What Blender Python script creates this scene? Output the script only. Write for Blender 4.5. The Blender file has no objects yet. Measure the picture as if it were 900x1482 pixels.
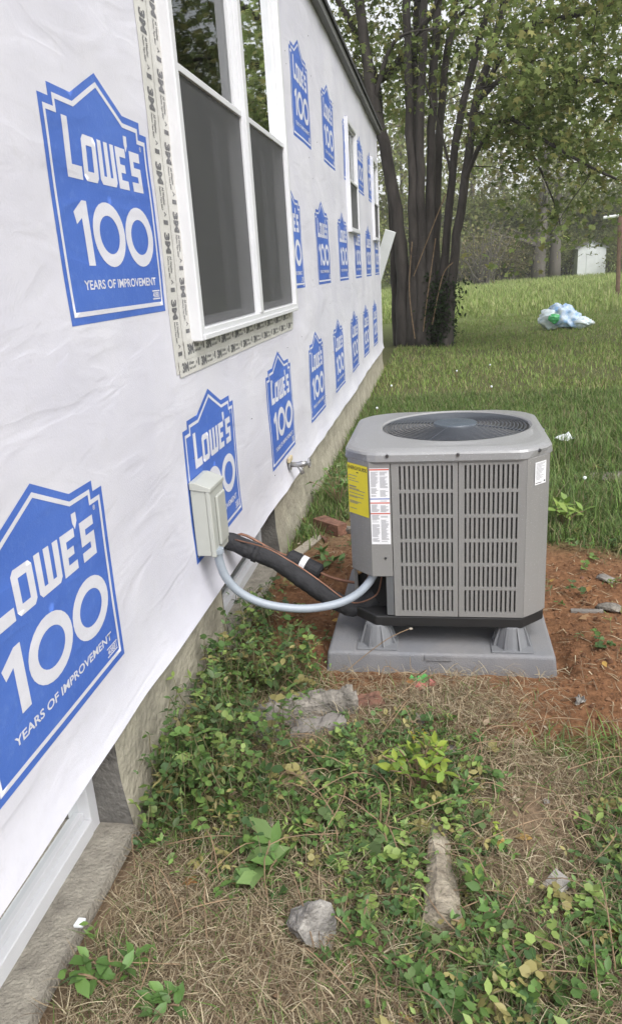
import bpy, bmesh, math, random
import numpy as np
from mathutils import Vector, Matrix

rng = np.random.default_rng(7)
random.seed(7)
scene = bpy.context.scene
COL = scene.collection

# ------------------------------------------------------------------ camera, world, sun, exposure
FPX, PCX, PCY = 1077.0, 450.0, 741.0          # photograph calibration in pixels of the 900x1482 picture
VPX, VPY, ROLL, EYE = 637.5, 382.0, math.radians(3.7), 1.5


def camera_axes():
    y = np.array([VPX - PCX, VPY - PCY, FPX]); y /= np.linalg.norm(y)
    d = np.array([math.sin(ROLL), math.cos(ROLL), 0.0])
    dn = np.array([d[0], d[1], -(d[0] * y[0] + d[1] * y[1]) / y[2]]); dn /= np.linalg.norm(dn)
    up = -dn
    return np.array([np.cross(y, up), y, up])


RC = camera_axes()
cam_data = bpy.data.cameras.new('camera')
cam = bpy.data.objects.new('camera', cam_data)
COL.objects.link(cam)
m = Matrix.Identity(4)
for i in range(3):
    m[i][0] = RC[i, 0]; m[i][1] = -RC[i, 1]; m[i][2] = -RC[i, 2]
m[2][3] = EYE
cam.matrix_world = m
cam_data.sensor_fit = 'VERTICAL'
cam_data.sensor_height = 36.0
cam_data.lens = FPX / 1482.0 * 36.0
cam_data.clip_end = 600.0
cam_data.clip_start = 0.05
scene.camera = cam

SUN_EL, SUN_AZ = math.radians(52), math.radians(140)      # azimuth clockwise from +Y (the wall's direction)
world = bpy.data.worlds.new('World'); scene.world = world; world.use_nodes = True
wn = world.node_tree; wn.nodes.clear()
sky = wn.nodes.new('ShaderNodeTexSky'); sky.sky_type = 'NISHITA'; sky.sun_disc = False
sky.sun_elevation = SUN_EL; sky.sun_rotation = SUN_AZ
sky.air_density = 1.0; sky.dust_density = 3.0; sky.ozone_density = 1.0
hs = wn.nodes.new('ShaderNodeHueSaturation'); hs.inputs['Saturation'].default_value = 0.16
bgn = wn.nodes.new('ShaderNodeBackground'); bgn.inputs['Strength'].default_value = 0.15
wo = wn.nodes.new('ShaderNodeOutputWorld')
wn.links.new(sky.outputs[0], hs.inputs['Color']); wn.links.new(hs.outputs[0], bgn.inputs['Color'])
wn.links.new(bgn.outputs[0], wo.inputs['Surface'])

sd = bpy.data.lights.new('sun', 'SUN'); sd.energy = 1.3; sd.angle = math.radians(40); sd.color = (1.0, 0.975, 0.94)
sun = bpy.data.objects.new('sun', sd); COL.objects.link(sun)
sdir = Vector((math.sin(SUN_AZ) * math.cos(SUN_EL), math.cos(SUN_AZ) * math.cos(SUN_EL), math.sin(SUN_EL)))
sun.rotation_euler = sdir.to_track_quat('Z', 'Y').to_euler()
sun.location = sdir * 60

scene.view_settings.view_transform = 'Standard'
scene.view_settings.look = 'None'
scene.view_settings.gamma = 1.0
scene.view_settings.use_curve_mapping = False
scene.view_settings.exposure = 0.90
scene.render.engine = 'CYCLES'


# ------------------------------------------------------------------ pixel to place
def ray(px, py):
    w = RC @ np.array([px - PCX, py - PCY, FPX]); return w / np.linalg.norm(w)


def G(px, py, z=0.0):
    w = ray(px, py); t = (z - EYE) / w[2]; return np.array([0, 0, EYE]) + t * w


def AT(px, py, Y):
    w = ray(px, py); return np.array([0, 0, EYE]) + Y / w[1] * w


def WL(px, py, X=-0.90):
    w = ray(px, py); return np.array([0, 0, EYE]) + X / w[0] * w


# ------------------------------------------------------------------ noise
_tab = np.random.default_rng(3).random((256, 256))


def vn(x, y, s=0):
    x = np.asarray(x, float) + s * 17.31; y = np.asarray(y, float) + s * 9.77
    xi = np.floor(x).astype(int); yi = np.floor(y).astype(int)
    fx = x - xi; fy = y - yi
    fx = fx * fx * (3 - 2 * fx); fy = fy * fy * (3 - 2 * fy)
    a = _tab[xi & 255, yi & 255]; b = _tab[(xi + 1) & 255, yi & 255]
    c = _tab[xi & 255, (yi + 1) & 255]; d = _tab[(xi + 1) & 255, (yi + 1) & 255]
    return (a * (1 - fx) + b * fx) * (1 - fy) + (c * (1 - fx) + d * fx) * fy


def fbm(x, y, s=0, o=4):
    t = 0; a = 0.5
    for k in range(o):
        t = t + a * vn(x * 2 ** k, y * 2 ** k, s + k); a *= 0.5
    return t


# ------------------------------------------------------------------ materials
def nodes_of(mat):
    mat.use_nodes = True
    nt = mat.node_tree
    return nt, nt.nodes['Principled BSDF']


def M(name, col, rough=0.6, var=0.15, scale=8.0, bump=0.0, bscale=60.0, metal=0.0, col2=None, spec=0.5,
      speck=0.0, detail=6.0, stretch=None, coat=0.0):
    mat = bpy.data.materials.new(name)
    nt, p = nodes_of(mat)
    L = nt.links.new
    tc = nt.nodes.new('ShaderNodeTexCoord')
    vec = tc.outputs['Object']
    if stretch:
        mp = nt.nodes.new('ShaderNodeMapping'); mp.inputs['Scale'].default_value = stretch
        L(vec, mp.inputs['Vector']); vec = mp.outputs[0]
    n = nt.nodes.new('ShaderNodeTexNoise'); n.inputs['Scale'].default_value = scale
    n.inputs['Detail'].default_value = detail; n.inputs['Roughness'].default_value = 0.6
    L(vec, n.inputs['Vector'])
    r = nt.nodes.new('ShaderNodeValToRGB')
    if col2 is None:
        c1 = [min(1, c * (1 - var)) for c in col]; c2 = [min(1, c * (1 + var)) for c in col]
    else:
        c1, c2 = col, col2
    r.color_ramp.elements[0].position = 0.33; r.color_ramp.elements[1].position = 0.67
    r.color_ramp.elements[0].color = (*c1, 1); r.color_ramp.elements[1].color = (*c2, 1)
    L(n.outputs[0], r.inputs[0])
    out = r.outputs[0]
    if speck:
        n3 = nt.nodes.new('ShaderNodeTexNoise'); n3.inputs['Scale'].default_value = 330; n3.inputs['Detail'].default_value = 1
        L(tc.outputs['Object'], n3.inputs['Vector'])
        mr = nt.nodes.new('ShaderNodeMapRange'); mr.inputs[1].default_value = 0.68; mr.inputs[2].default_value = 0.74
        mr.inputs[4].default_value = speck
        L(n3.outputs[0], mr.inputs[0])
        mx = nt.nodes.new('ShaderNodeMix'); mx.data_type = 'RGBA'
        L(mr.outputs[0], mx.inputs[0]); L(out, mx.inputs[6]); mx.inputs[7].default_value = (0.75, 0.77, 0.8, 1)
        out = mx.outputs[2]
    L(out, p.inputs['Base Color'])
    p.inputs['Roughness'].default_value = rough
    p.inputs['Metallic'].default_value = metal
    p.inputs['Specular IOR Level'].default_value = spec
    p.inputs['Coat Weight'].default_value = coat
    if bump:
        n2 = nt.nodes.new('ShaderNodeTexNoise'); n2.inputs['Scale'].default_value = bscale; n2.inputs['Detail'].default_value = 5
        L(vec, n2.inputs['Vector'])
        b = nt.nodes.new('ShaderNodeBump'); b.inputs['Strength'].default_value = bump; b.inputs['Distance'].default_value = 0.01
        L(n2.outputs[0], b.inputs['Height']); L(b.outputs[0], p.inputs['Normal'])
    return mat


def leaf_mat(name, rough=0.5, trans=0.35, spec=0.4, gain=1.0):
    mat = bpy.data.materials.new(name)
    nt, p = nodes_of(mat); L = nt.links.new
    at = nt.nodes.new('ShaderNodeAttribute'); at.attribute_name = 'Col'
    col = at.outputs['Color']
    p.inputs['Roughness'].default_value = rough
    p.inputs['Specular IOR Level'].default_value = spec
    L(col, p.inputs['Base Color'])
    if trans:
        t = nt.nodes.new('ShaderNodeBsdfTranslucent'); L(col, t.inputs['Color'])
        mx = nt.nodes.new('ShaderNodeMixShader'); mx.inputs[0].default_value = trans
        L(p.outputs[0], mx.inputs[1]); L(t.outputs[0], mx.inputs[2])
        L(mx.outputs[0], nt.nodes['Material Output'].inputs['Surface'])
    return mat


def glass_mat(name, ior=1.7, tint=(0.9, 0.93, 0.92)):
    mat = bpy.data.materials.new(name); mat.use_nodes = True
    nt = mat.node_tree; nt.nodes.clear(); L = nt.links.new
    o = nt.nodes.new('ShaderNodeOutputMaterial')
    fr = nt.nodes.new('ShaderNodeFresnel'); fr.inputs['IOR'].default_value = ior
    tr = nt.nodes.new('ShaderNodeBsdfTransparent'); tr.inputs[0].default_value = (*tint, 1)
    gl = nt.nodes.new('ShaderNodeBsdfGlossy'); gl.inputs['Roughness'].default_value = 0.02
    gl.inputs[0].default_value = (0.9, 0.92, 0.92, 1)
    mx = nt.nodes.new('ShaderNodeMixShader')
    n = nt.nodes.new('ShaderNodeTexNoise'); n.inputs['Scale'].default_value = 3
    b = nt.nodes.new('ShaderNodeBump'); b.inputs['Strength'].default_value = 0.02; b.inputs['Distance'].default_value = 0.02
    L(n.outputs[0], b.inputs['Height']); L(b.outputs[0], gl.inputs['Normal'])
    L(fr.outputs[0], mx.inputs[0]); L(tr.outputs[0], mx.inputs[1]); L(gl.outputs[0], mx.inputs[2])
    L(mx.outputs[0], o.inputs['Surface'])
    return mat


def wrap_mat(name, c1, c2, rough, scuff=.25, scol=(.50, .49, .50)):
    """woven house wrap: white film, fine creases in the relief"""
    mat = bpy.data.materials.new(name)
    nt, p = nodes_of(mat); L = nt.links.new
    tc = nt.nodes.new('ShaderNodeTexCoord')
    n = nt.nodes.new('ShaderNodeTexNoise'); n.inputs['Scale'].default_value = 2.2; n.inputs['Detail'].default_value = 7
    L(tc.outputs['Object'], n.inputs['Vector'])
    r = nt.nodes.new('ShaderNodeValToRGB'); r.color_ramp.elements[0].position = 0.35; r.color_ramp.elements[1].position = 0.65
    r.color_ramp.elements[0].color = (*c1, 1); r.color_ramp.elements[1].color = (*c2, 1)
    L(n.outputs[0], r.inputs[0])
    sn = nt.nodes.new('ShaderNodeTexNoise'); sn.inputs['Scale'].default_value = 26; sn.inputs['Detail'].default_value = 8; sn.inputs['Roughness'].default_value = .75
    L(tc.outputs['Object'], sn.inputs['Vector'])
    mr = nt.nodes.new('ShaderNodeMapRange'); mr.inputs[1].default_value = .52; mr.inputs[2].default_value = .72; mr.inputs[4].default_value = scuff
    L(sn.outputs[0], mr.inputs[0])
    mx = nt.nodes.new('ShaderNodeMix'); mx.data_type = 'RGBA'; mx.inputs[7].default_value = (*scol, 1)
    L(mr.outputs[0], mx.inputs[0]); L(r.outputs[0], mx.inputs[6]); L(mx.outputs[2], p.inputs['Base Color'])
    p.inputs['Roughness'].default_value = rough
    mp = nt.nodes.new('ShaderNodeMapping'); mp.inputs['Scale'].default_value = (1, 2.4, 8); mp.inputs['Rotation'].default_value = (0.5, 0, 0)
    L(tc.outputs['Object'], mp.inputs['Vector'])
    a = nt.nodes.new('ShaderNodeTexNoise'); a.inputs['Scale'].default_value = 1.0; a.inputs['Detail'].default_value = 2
    a.inputs['Distortion'].default_value = 0.8
    L(mp.outputs[0], a.inputs['Vector'])
    f = nt.nodes.new('ShaderNodeTexNoise'); f.inputs['Scale'].default_value = 160; f.inputs['Detail'].default_value = 2
    L(tc.outputs['Object'], f.inputs['Vector'])
    b1 = nt.nodes.new('ShaderNodeBump'); b1.inputs['Strength'].default_value = 0.42; b1.inputs['Distance'].default_value = 0.012
    b2 = nt.nodes.new('ShaderNodeBump'); b2.inputs['Strength'].default_value = 0.12; b2.inputs['Distance'].default_value = 0.004
    sb = nt.nodes.new('ShaderNodeMath'); sb.operation = 'SUBTRACT'; sb.inputs[1].default_value = .5; L(a.outputs[0], sb.inputs[0])
    ab = nt.nodes.new('ShaderNodeMath'); ab.operation = 'ABSOLUTE'; L(sb.outputs[0], ab.inputs[0])
    rg = nt.nodes.new('ShaderNodeMapRange'); rg.inputs[1].default_value = 0; rg.inputs[2].default_value = .07; rg.inputs[3].default_value = .055; rg.inputs[4].default_value = 0; L(ab.outputs[0], rg.inputs[0])
    ad = nt.nodes.new('ShaderNodeMath'); L(rg.outputs[0], ad.inputs[0]); L(a.outputs[0], ad.inputs[1])
    L(ad.outputs[0], b1.inputs['Height']); L(f.outputs[0], b2.inputs['Height'])
    L(b1.outputs[0], b2.inputs['Normal']); L(b2.outputs[0], p.inputs['Normal'])
    return mat


MAT = dict(
    wrap=wrap_mat('white_house_wrap', (0.605, 0.60, 0.675), (0.685, 0.68, 0.74), 0.55),
    ink=wrap_mat('blue_print', (0.05, 0.125, 0.47), (0.075, 0.165, 0.54), 0.5, .35, (.16, .27, .62)),
    inkwhite=wrap_mat('unprinted_white', (0.62, 0.62, 0.69), (0.68, 0.68, 0.74), 0.55),
    tape=M('cream_tape', (0.60, 0.59, 0.56), 0.45, 0.08, 6, 0.15, 40),
    tapeink=M('grey_print', (0.13, 0.13, 0.14), 0.5, 0.2, 30),
    vinyl=M('white_vinyl', (0.66, 0.665, 0.69), 0.35, 0.04, 4),
    glass=glass_mat('window_glass'),
    room=M('room_grey', (0.30, 0.29, 0.28), 0.9, 0.1),
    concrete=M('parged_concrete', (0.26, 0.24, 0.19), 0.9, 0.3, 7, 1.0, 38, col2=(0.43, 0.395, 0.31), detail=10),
    ledge=M('concrete_ledge', (0.19, 0.172, 0.145), 0.95, 0.3, 18, 1.0, 110, col2=(0.33, 0.305, 0.255), detail=10),
    roof=M('dark_shingle', (0.05, 0.05, 0.05), 0.9, 0.3, 20, 0.3),
    fascia=M('grey_drip_edge', (0.16, 0.16, 0.16), 0.6, 0.1),
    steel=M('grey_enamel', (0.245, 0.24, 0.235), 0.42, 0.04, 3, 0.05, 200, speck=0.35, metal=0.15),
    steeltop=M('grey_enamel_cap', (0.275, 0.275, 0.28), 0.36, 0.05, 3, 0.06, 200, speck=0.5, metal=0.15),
    steeldark=M('dark_grey_strip', (0.12, 0.125, 0.13), 0.45, 0.06),
    black=M('black_pan', (0.015, 0.015, 0.016), 0.5, 0.2),
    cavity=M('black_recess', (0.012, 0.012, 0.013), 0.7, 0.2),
    coil=M('coil_fins', (0.21, 0.205, 0.20), 0.6, 0.5, 90, 0.8, 180, stretch=(1, 1, 6)),
    wire=M('guard_wire', (0.065, 0.072, 0.085), 0.35, 0.1),
    hub=M('guard_hub', (0.075, 0.092, 0.115), 0.4, 0.08, speck=0.5),
    blade=M('fan_blade', (0.10, 0.10, 0.11), 0.4, 0.1, metal=0.5),
    padmat=M('grey_plastic_pad', (0.165, 0.17, 0.185), 0.7, 0.12, 5, 0.35, 220, col2=(0.21, 0.205, 0.205), detail=9),
    riser=M('grey_riser', (0.165, 0.17, 0.18), 0.55, 0.07, 14, 0.1, 150),
    yellow=M('yellow_label', (0.74, 0.62, 0.03), 0.5, 0.05),
    white=M('white_label', (0.74, 0.74, 0.76), 0.5, 0.04),
    inkblack=M('label_ink', (0.03, 0.03, 0.035), 0.6, 0.1),
    inkgrey=M('label_small_print', (0.20, 0.20, 0.22), 0.6, 0.1),
    inkred=M('label_red', (0.55, 0.10, 0.06), 0.6, 0.1),
    inkblue=M('label_blue', (0.06, 0.12, 0.4), 0.6, 0.1),
    screw=M('screw', (0.14, 0.14, 0.15), 0.3, 0.1, metal=0.8),
    boxgrey=M('beige_grey_box', (0.40, 0.41, 0.38), 0.45, 0.05, 5, speck=0.12),
    conduit=M('grey_conduit', (0.29, 0.325, 0.37), 0.4, 0.07, 20),
    foam=M('black_foam', (0.022, 0.022, 0.025), 0.75, 0.3, 20, 0.7, 45),
    copper=M('copper', (0.26, 0.135, 0.09), 0.45, 0.2, 20, metal=0.55),
    brass=M('brass', (0.42, 0.27, 0.12), 0.4, 0.2, 30, metal=0.8),
    zinc=M('weathered_zinc', (0.42, 0.42, 0.42), 0.4, 0.15, 60, metal=0.7),
    foamtan=M('tan_sealant', (0.50, 0.42, 0.27), 0.9, 0.2, 60, 0.5),
    bark=M('dark_bark', (0.032, 0.027, 0.025), 0.95, 0.4, 7, 1.0, 22, stretch=(1, 1, 0.22), col2=(0.09, 0.078, 0.071), detail=9),
    barkfar=M('far_bark', (0.10, 0.09, 0.08), 0.95, 0.4, 3, 0.5, 10, stretch=(1, 1, 0.3), col2=(0.14, 0.125, 0.11)),
    leaf=leaf_mat('tree_leaf', 0.6, 0.55, 0.25),
    cover=leaf_mat('cover_leaf', 0.5, 0.25, 0.4),
    grass=leaf_mat('grass_blade', 0.55, 0.3, 0.3),
    straw=leaf_mat('straw_blade', 0.8, 0.15, 0.2),
    rock=M('pale_stone', (0.10, 0.092, 0.085), 0.9, 0.3, 26, 1.0, 110, col2=(0.37, 0.35, 0.32), detail=10),
    rockconc=M('broken_concrete', (0.085, 0.078, 0.068), 0.95, 0.3, 22, 1.0, 90, col2=(0.28, 0.255, 0.22), detail=10),
    shard=M('tan_concrete', (0.14, 0.115, 0.085), 0.95, 0.3, 20, 1.0, 90, col2=(0.37, 0.325, 0.25), detail=10),
    chipstone=M('plain_grey_stone', (0.33, 0.31, 0.28), 0.85, 0.12, 20, 0.4, 120, detail=9),
    jambconc=M('dark_jamb_concrete', (0.10, 0.095, 0.088), 0.95, 0.3, 9, 1.0, 60, col2=(0.19, 0.18, 0.165), detail=10),  # opening jambs, coloured darker than the parged foundation face
    rockdark=M('slate', (0.12, 0.11, 0.10), 0.8, 0.3, 14, 0.5, 60, col2=(0.24, 0.22, 0.20)),
    brickred=M('rust_brick', (0.10, 0.05, 0.035), 0.95, 0.3, 14, 0.8, 60, col2=(0.24, 0.12, 0.08)),
    woodtan=M('weathered_board', (0.36, 0.32, 0.26), 0.9, 0.2, 6, 0.5, 40, stretch=(1, 8, 1)),
    twig=M('dry_twig', (0.22, 0.15, 0.09), 0.9, 0.3, 20, 0.4),
    whiteboard=M('white_trim_board', (0.72, 0.74, 0.74), 0.5, 0.05),
    shed=M('white_shed_siding', (0.62, 0.64, 0.66), 0.7, 0.08, 2),
    rust=M('rusty_pole', (0.16, 0.10, 0.07), 0.8, 0.3, 6),
    paper=M('white_plastic_scrap', (0.74, 0.77, 0.80), 0.5, 0.08, 12),
    redfoil=M('red_wrapper', (0.42, 0.13, 0.11), 0.5, 0.2, 12),
    greenfoil=M('green_wrapper', (0.06, 0.30, 0.06), 0.5, 0.3, 30),
    cardboard=M('tan_cardboard', (0.45, 0.34, 0.24), 0.9, 0.15, 8, 0.3),
)


def screen_mat():
    mat = bpy.data.materials.new('insect_screen'); nt, p = nodes_of(mat); L = nt.links.new
    n = nt.nodes.new('ShaderNodeTexNoise'); n.inputs['Scale'].default_value = 3
    r = nt.nodes.new('ShaderNodeValToRGB'); r.color_ramp.elements[0].color = (0.06, 0.06, 0.066, 1); r.color_ramp.elements[1].color = (0.085, 0.085, 0.09, 1)
    L(n.outputs[0], r.inputs[0]); L(r.outputs[0], p.inputs['Base Color'])
    p.inputs['Roughness'].default_value = 0.6
    p.inputs['Alpha'].default_value = 0.74
    return mat


MAT['screen'] = screen_mat()


def ground_mat():
    mat = bpy.data.materials.new('soil_and_turf'); nt, p = nodes_of(mat); L = nt.links.new
    at = nt.nodes.new('ShaderNodeAttribute'); at.attribute_name = 'Col'
    tc = nt.nodes.new('ShaderNodeTexCoord')
    n = nt.nodes.new('ShaderNodeTexNoise'); n.inputs['Scale'].default_value = 38; n.inputs['Detail'].default_value = 9; n.inputs['Roughness'].default_value = 0.7
    L(tc.outputs['Object'], n.inputs['Vector'])
    mr = nt.nodes.new('ShaderNodeMapRange'); mr.inputs[1].default_value = 0.3; mr.inputs[2].default_value = 0.7
    mr.inputs[3].default_value = 0.5; mr.inputs[4].default_value = 1.5
    L(n.outputs[0], mr.inputs[0])
    mx = nt.nodes.new('ShaderNodeVectorMath'); mx.operation = 'SCALE'
    L(at.outputs['Color'], mx.inputs[0]); L(mr.outputs[0], mx.inputs['Scale'])
    L(mx.outputs[0], p.inputs['Base Color'])
    p.inputs['Roughness'].default_value = 0.95; p.inputs['Specular IOR Level'].default_value = 0.15
    b = nt.nodes.new('ShaderNodeBump'); b.inputs['Strength'].default_value = 0.8; b.inputs['Distance'].default_value = 0.012
    L(n.outputs[0], b.inputs['Height']); L(b.outputs[0], p.inputs['Normal'])
    return mat


MAT['ground'] = ground_mat()

# ------------------------------------------------------------------ builders
ORG = {}


def tag(o, label=None, cat=None, group=None, kind=None):
    if label: o['label'] = label
    if cat: o['category'] = cat
    if group: o['group'] = group
    if kind: o['kind'] = kind
    return o


def thing(name, loc, label, cat, group=None):
    o = bpy.data.objects.new(name, None); COL.objects.link(o)
    o.location = loc; o.empty_display_size = 0.1
    ORG[o.name] = np.array(loc, float)
    return tag(o, label, cat, group)


class MB:
    def __init__(s):
        s.v = []; s.f = []; s.m = []

    def add(s, vs, fs, mi=0):
        k = len(s.v)
        s.v += [tuple(map(float, p)) for p in vs]
        for f in fs:
            s.f.append([i + k for i in f]); s.m.append(mi)
        return s

    def box(s, x0, x1, y0, y1, z0, z1, mi=0):
        return s.add([(x0, y0, z0), (x1, y0, z0), (x1, y1, z0), (x0, y1, z0), (x0, y0, z1), (x1, y0, z1), (x1, y1, z1), (x0, y1, z1)],
                     [(3, 2, 1, 0), (4, 5, 6, 7), (0, 1, 5, 4), (1, 2, 6, 5), (2, 3, 7, 6), (3, 0, 4, 7)], mi)

    def tube(s, pts, r, n=8, closed=False, mi=0, caps=True):
        P = [np.array(p, float) for p in pts]; N = len(P)
        R = [r] * N if np.isscalar(r) else list(r)
        vs = []; up = None
        for i in range(N):
            if closed: t = P[(i + 1) % N] - P[i - 1]
            else: t = P[min(i + 1, N - 1)] - P[max(i - 1, 0)]
            t = t / (np.linalg.norm(t) + 1e-9)
            if up is None:
                a = np.array([0, 0, 1.0]) if abs(t[2]) < 0.9 else np.array([1.0, 0, 0])
                up = a
            u = up - t * np.dot(up, t); u /= np.linalg.norm(u) + 1e-9; up = u
            w = np.cross(t, u)
            for k in range(n):
                a = 2 * math.pi * k / n
                vs.append(P[i] + R[i] * (math.cos(a) * u + math.sin(a) * w))
        fs = []
        for i in range(N if closed else N - 1):
            j = (i + 1) % N
            for k in range(n):
                fs.append((i * n + k, i * n + (k + 1) % n, j * n + (k + 1) % n, j * n + k))
        if caps and not closed:
            fs.append(tuple(range(n))[::-1]); fs.append(tuple((N - 1) * n + k for k in range(n)))
        return s.add(vs, fs, mi)

    def prism(s, poly, fn, w0, w1, mi=0):
        n = len(poly)
        vs = [fn(u, v, w0) for u, v in poly] + [fn(u, v, w1) for u, v in poly]
        fs = [tuple(range(n))[::-1], tuple(range(n, 2 * n))] + [(i, (i + 1) % n, n + (i + 1) % n, n + i) for i in range(n)]
        return s.add(vs, fs, mi)

    def build(s, name, mats, parent=None, smooth=False, bevel=0.0, org=None, seg=2):
        me = bpy.data.meshes.new(name)
        o0 = ORG[parent.name] if parent is not None else (np.array(org, float) if org is not None else np.zeros(3))
        vs = np.array(s.v) - o0
        me.from_pydata(vs.tolist(), [], s.f)
        mats = mats if isinstance(mats, (list, tuple)) else [mats]
        for mm in mats: me.materials.append(MAT[mm])
        if len(mats) > 1: me.polygons.foreach_set('material_index', s.m)
        bm = bmesh.new(); bm.from_mesh(me); bmesh.ops.recalc_face_normals(bm, faces=bm.faces); bm.to_mesh(me); bm.free()
        if smooth: me.polygons.foreach_set('use_smooth', [True] * len(me.polygons))
        me.update()
        o = bpy.data.objects.new(name, me); COL.objects.link(o)
        ORG[o.name] = o0
        if parent is not None: o.parent = parent
        else: o.location = o0
        if bevel:
            b = o.modifiers.new('bevel', 'BEVEL'); b.width = bevel; b.segments = seg; b.limit_method = 'ANGLE'; b.angle_limit = 0.6
        return o


def raw_mesh(name, V, F, mat, col=None, parent=None, org=None, smooth=False):
    """V (n,3), F (m,3 or 4) numpy; fast path"""
    o0 = ORG[parent.name] if parent is not None else (np.array(org, float) if org is not None else np.zeros(3))
    V = V - o0
    me = bpy.data.meshes.new(name)
    n, (mf, k) = len(V), F.shape
    me.vertices.add(n); me.vertices.foreach_set('co', V.astype(np.float32).ravel())
    me.loops.add(mf * k); me.loops.foreach_set('vertex_index', F.astype(np.int32).ravel())
    me.polygons.add(mf); me.polygons.foreach_set('loop_start', np.arange(0, mf * k, k, dtype=np.int32))
    try: me.polygons.foreach_set('loop_total', np.full(mf, k, dtype=np.int32))
    except Exception: pass
    if smooth: me.polygons.foreach_set('use_smooth', np.ones(mf, dtype=bool))
    me.materials.append(MAT[mat])
    if col is not None:
        a = me.attributes.new('Col', 'FLOAT_COLOR', 'POINT')
        c = np.ones((n, 4), np.float32); c[:, :3] = col
        a.data.foreach_set('color', c.ravel())
    me.update(calc_edges=True)
    o = bpy.data.objects.new(name, me); COL.objects.link(o)
    ORG[o.name] = o0
    if parent is not None: o.parent = parent
    else: o.location = o0
    return o


def rotmats(N, tilt=None, yaw=None, roll=None, r=rng):
    """local z = leaf normal, local y = leaf axis; yaw about Z, tilt about local x"""
    yaw = r.uniform(0, 2 * np.pi, N) if yaw is None else yaw
    tilt = r.normal(0, 0.5, N) if tilt is None else tilt
    roll = r.normal(0, 0.4, N) if roll is None else roll
    cy, sy, ct, st, cr, sr = np.cos(yaw), np.sin(yaw), np.cos(tilt), np.sin(tilt), np.cos(roll), np.sin(roll)
    Z = np.zeros((N, 3, 3)); Rz = Z.copy(); Rx = Z.copy(); Ry = Z.copy()
    Rz[:, 0, 0] = cy; Rz[:, 0, 1] = -sy; Rz[:, 1, 0] = sy; Rz[:, 1, 1] = cy; Rz[:, 2, 2] = 1
    Rx[:, 0, 0] = 1; Rx[:, 1, 1] = ct; Rx[:, 1, 2] = -st; Rx[:, 2, 1] = st; Rx[:, 2, 2] = ct
    Ry[:, 1, 1] = 1; Ry[:, 0, 0] = cr; Ry[:, 0, 2] = sr; Ry[:, 2, 0] = -sr; Ry[:, 2, 2] = cr
    return Rz @ Rx @ Ry


def scatter(shape, faces, pos, rot, scale, col):
    sv = np.array(shape, float); sf = np.array(faces, int)
    N, k = len(pos), len(sv)
    sc = np.asarray(scale, float)
    if sc.ndim == 1: sc = np.repeat(sc[:, None], 3, 1)
    L = sv[None] * sc[:, None, :]
    V = np.einsum('nij,nkj->nki', rot, L) + pos[:, None, :]
    F = sf[None] + (np.arange(N) * k)[:, None, None]
    C = np.repeat(col, k, 0)
    return V.reshape(-1, 3), F.reshape(-1, sf.shape[1]), C


# leaf outlines (unit length along +y)
LEAF_OVAL = ([(0, 0, 0), (-.20, .25, .05), (-.24, .55, .06), (0, 1, -.04), (.24, .55, .06), (.20, .25, .05), (0, .5, 0)],
             [(0, 6, 1), (1, 6, 2), (2, 6, 3), (3, 6, 4), (4, 6, 5), (5, 6, 0)])
LEAF_MAPLE = ([(0, 0, 0), (-.42, .12, -.06), (-.22, .36, .03), (-.52, .66, -.08), (-.14, .62, .03), (0, 1.05, -.05), (.14, .62, .03), (.52, .66, -.08), (.22, .36, .03), (.42, .12, -.06), (0, .4, 0)],
              [(i, i + 1, 10) for i in range(9)] + [(9, 0, 10)])
LEAF_DIAMOND = ([(0, 0, 0), (-.34, .5, .08), (0, 1, 0), (.34, .5, .08)], [(0, 2, 1), (0, 3, 2)])
BLADE = ([(-.5, 0, 0), (.5, 0, 0), (-.38, .22, .55), (.38, .22, .55), (0, .8, 1)], [(0, 1, 3), (0, 3, 2), (2, 3, 4)])


def hgt(x, y):
    x = np.asarray(x, float); y = np.asarray(y, float)
    h = 0.05 * (fbm(x * 0.8, y * 0.8, 2) - 0.47) + 0.02 * (fbm(x * 5, y * 5, 5) - 0.47) - 0.005
    # soil heaped beside and before the pad
    h += 0.075 * np.exp(-(((x - 0.62) / 0.22) ** 2 + ((y - 2.55) / 0.5) ** 2))
    h += 0.03 * np.exp(-(((x - 0.15) / 0.3) ** 2 + ((y - 2.42) / 0.14) ** 2))
    d = np.maximum(np.abs(x + 0.02) - 0.46, np.abs(y - 3.02) - 0.46)
    t = np.clip(d / 0.05, 0, 1)
    h = h * t - 0.012 * (1 - t)
    n = np.clip((-0.84 - x) / 0.05, 0, 1)
    h = h * (1 - n) - 0.035 * n
    far = np.clip((y - 20) / 60, 0, 1)
    return h + far * 0.25 * (fbm(x * .06, y * .06, 9) - .4)


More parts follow.
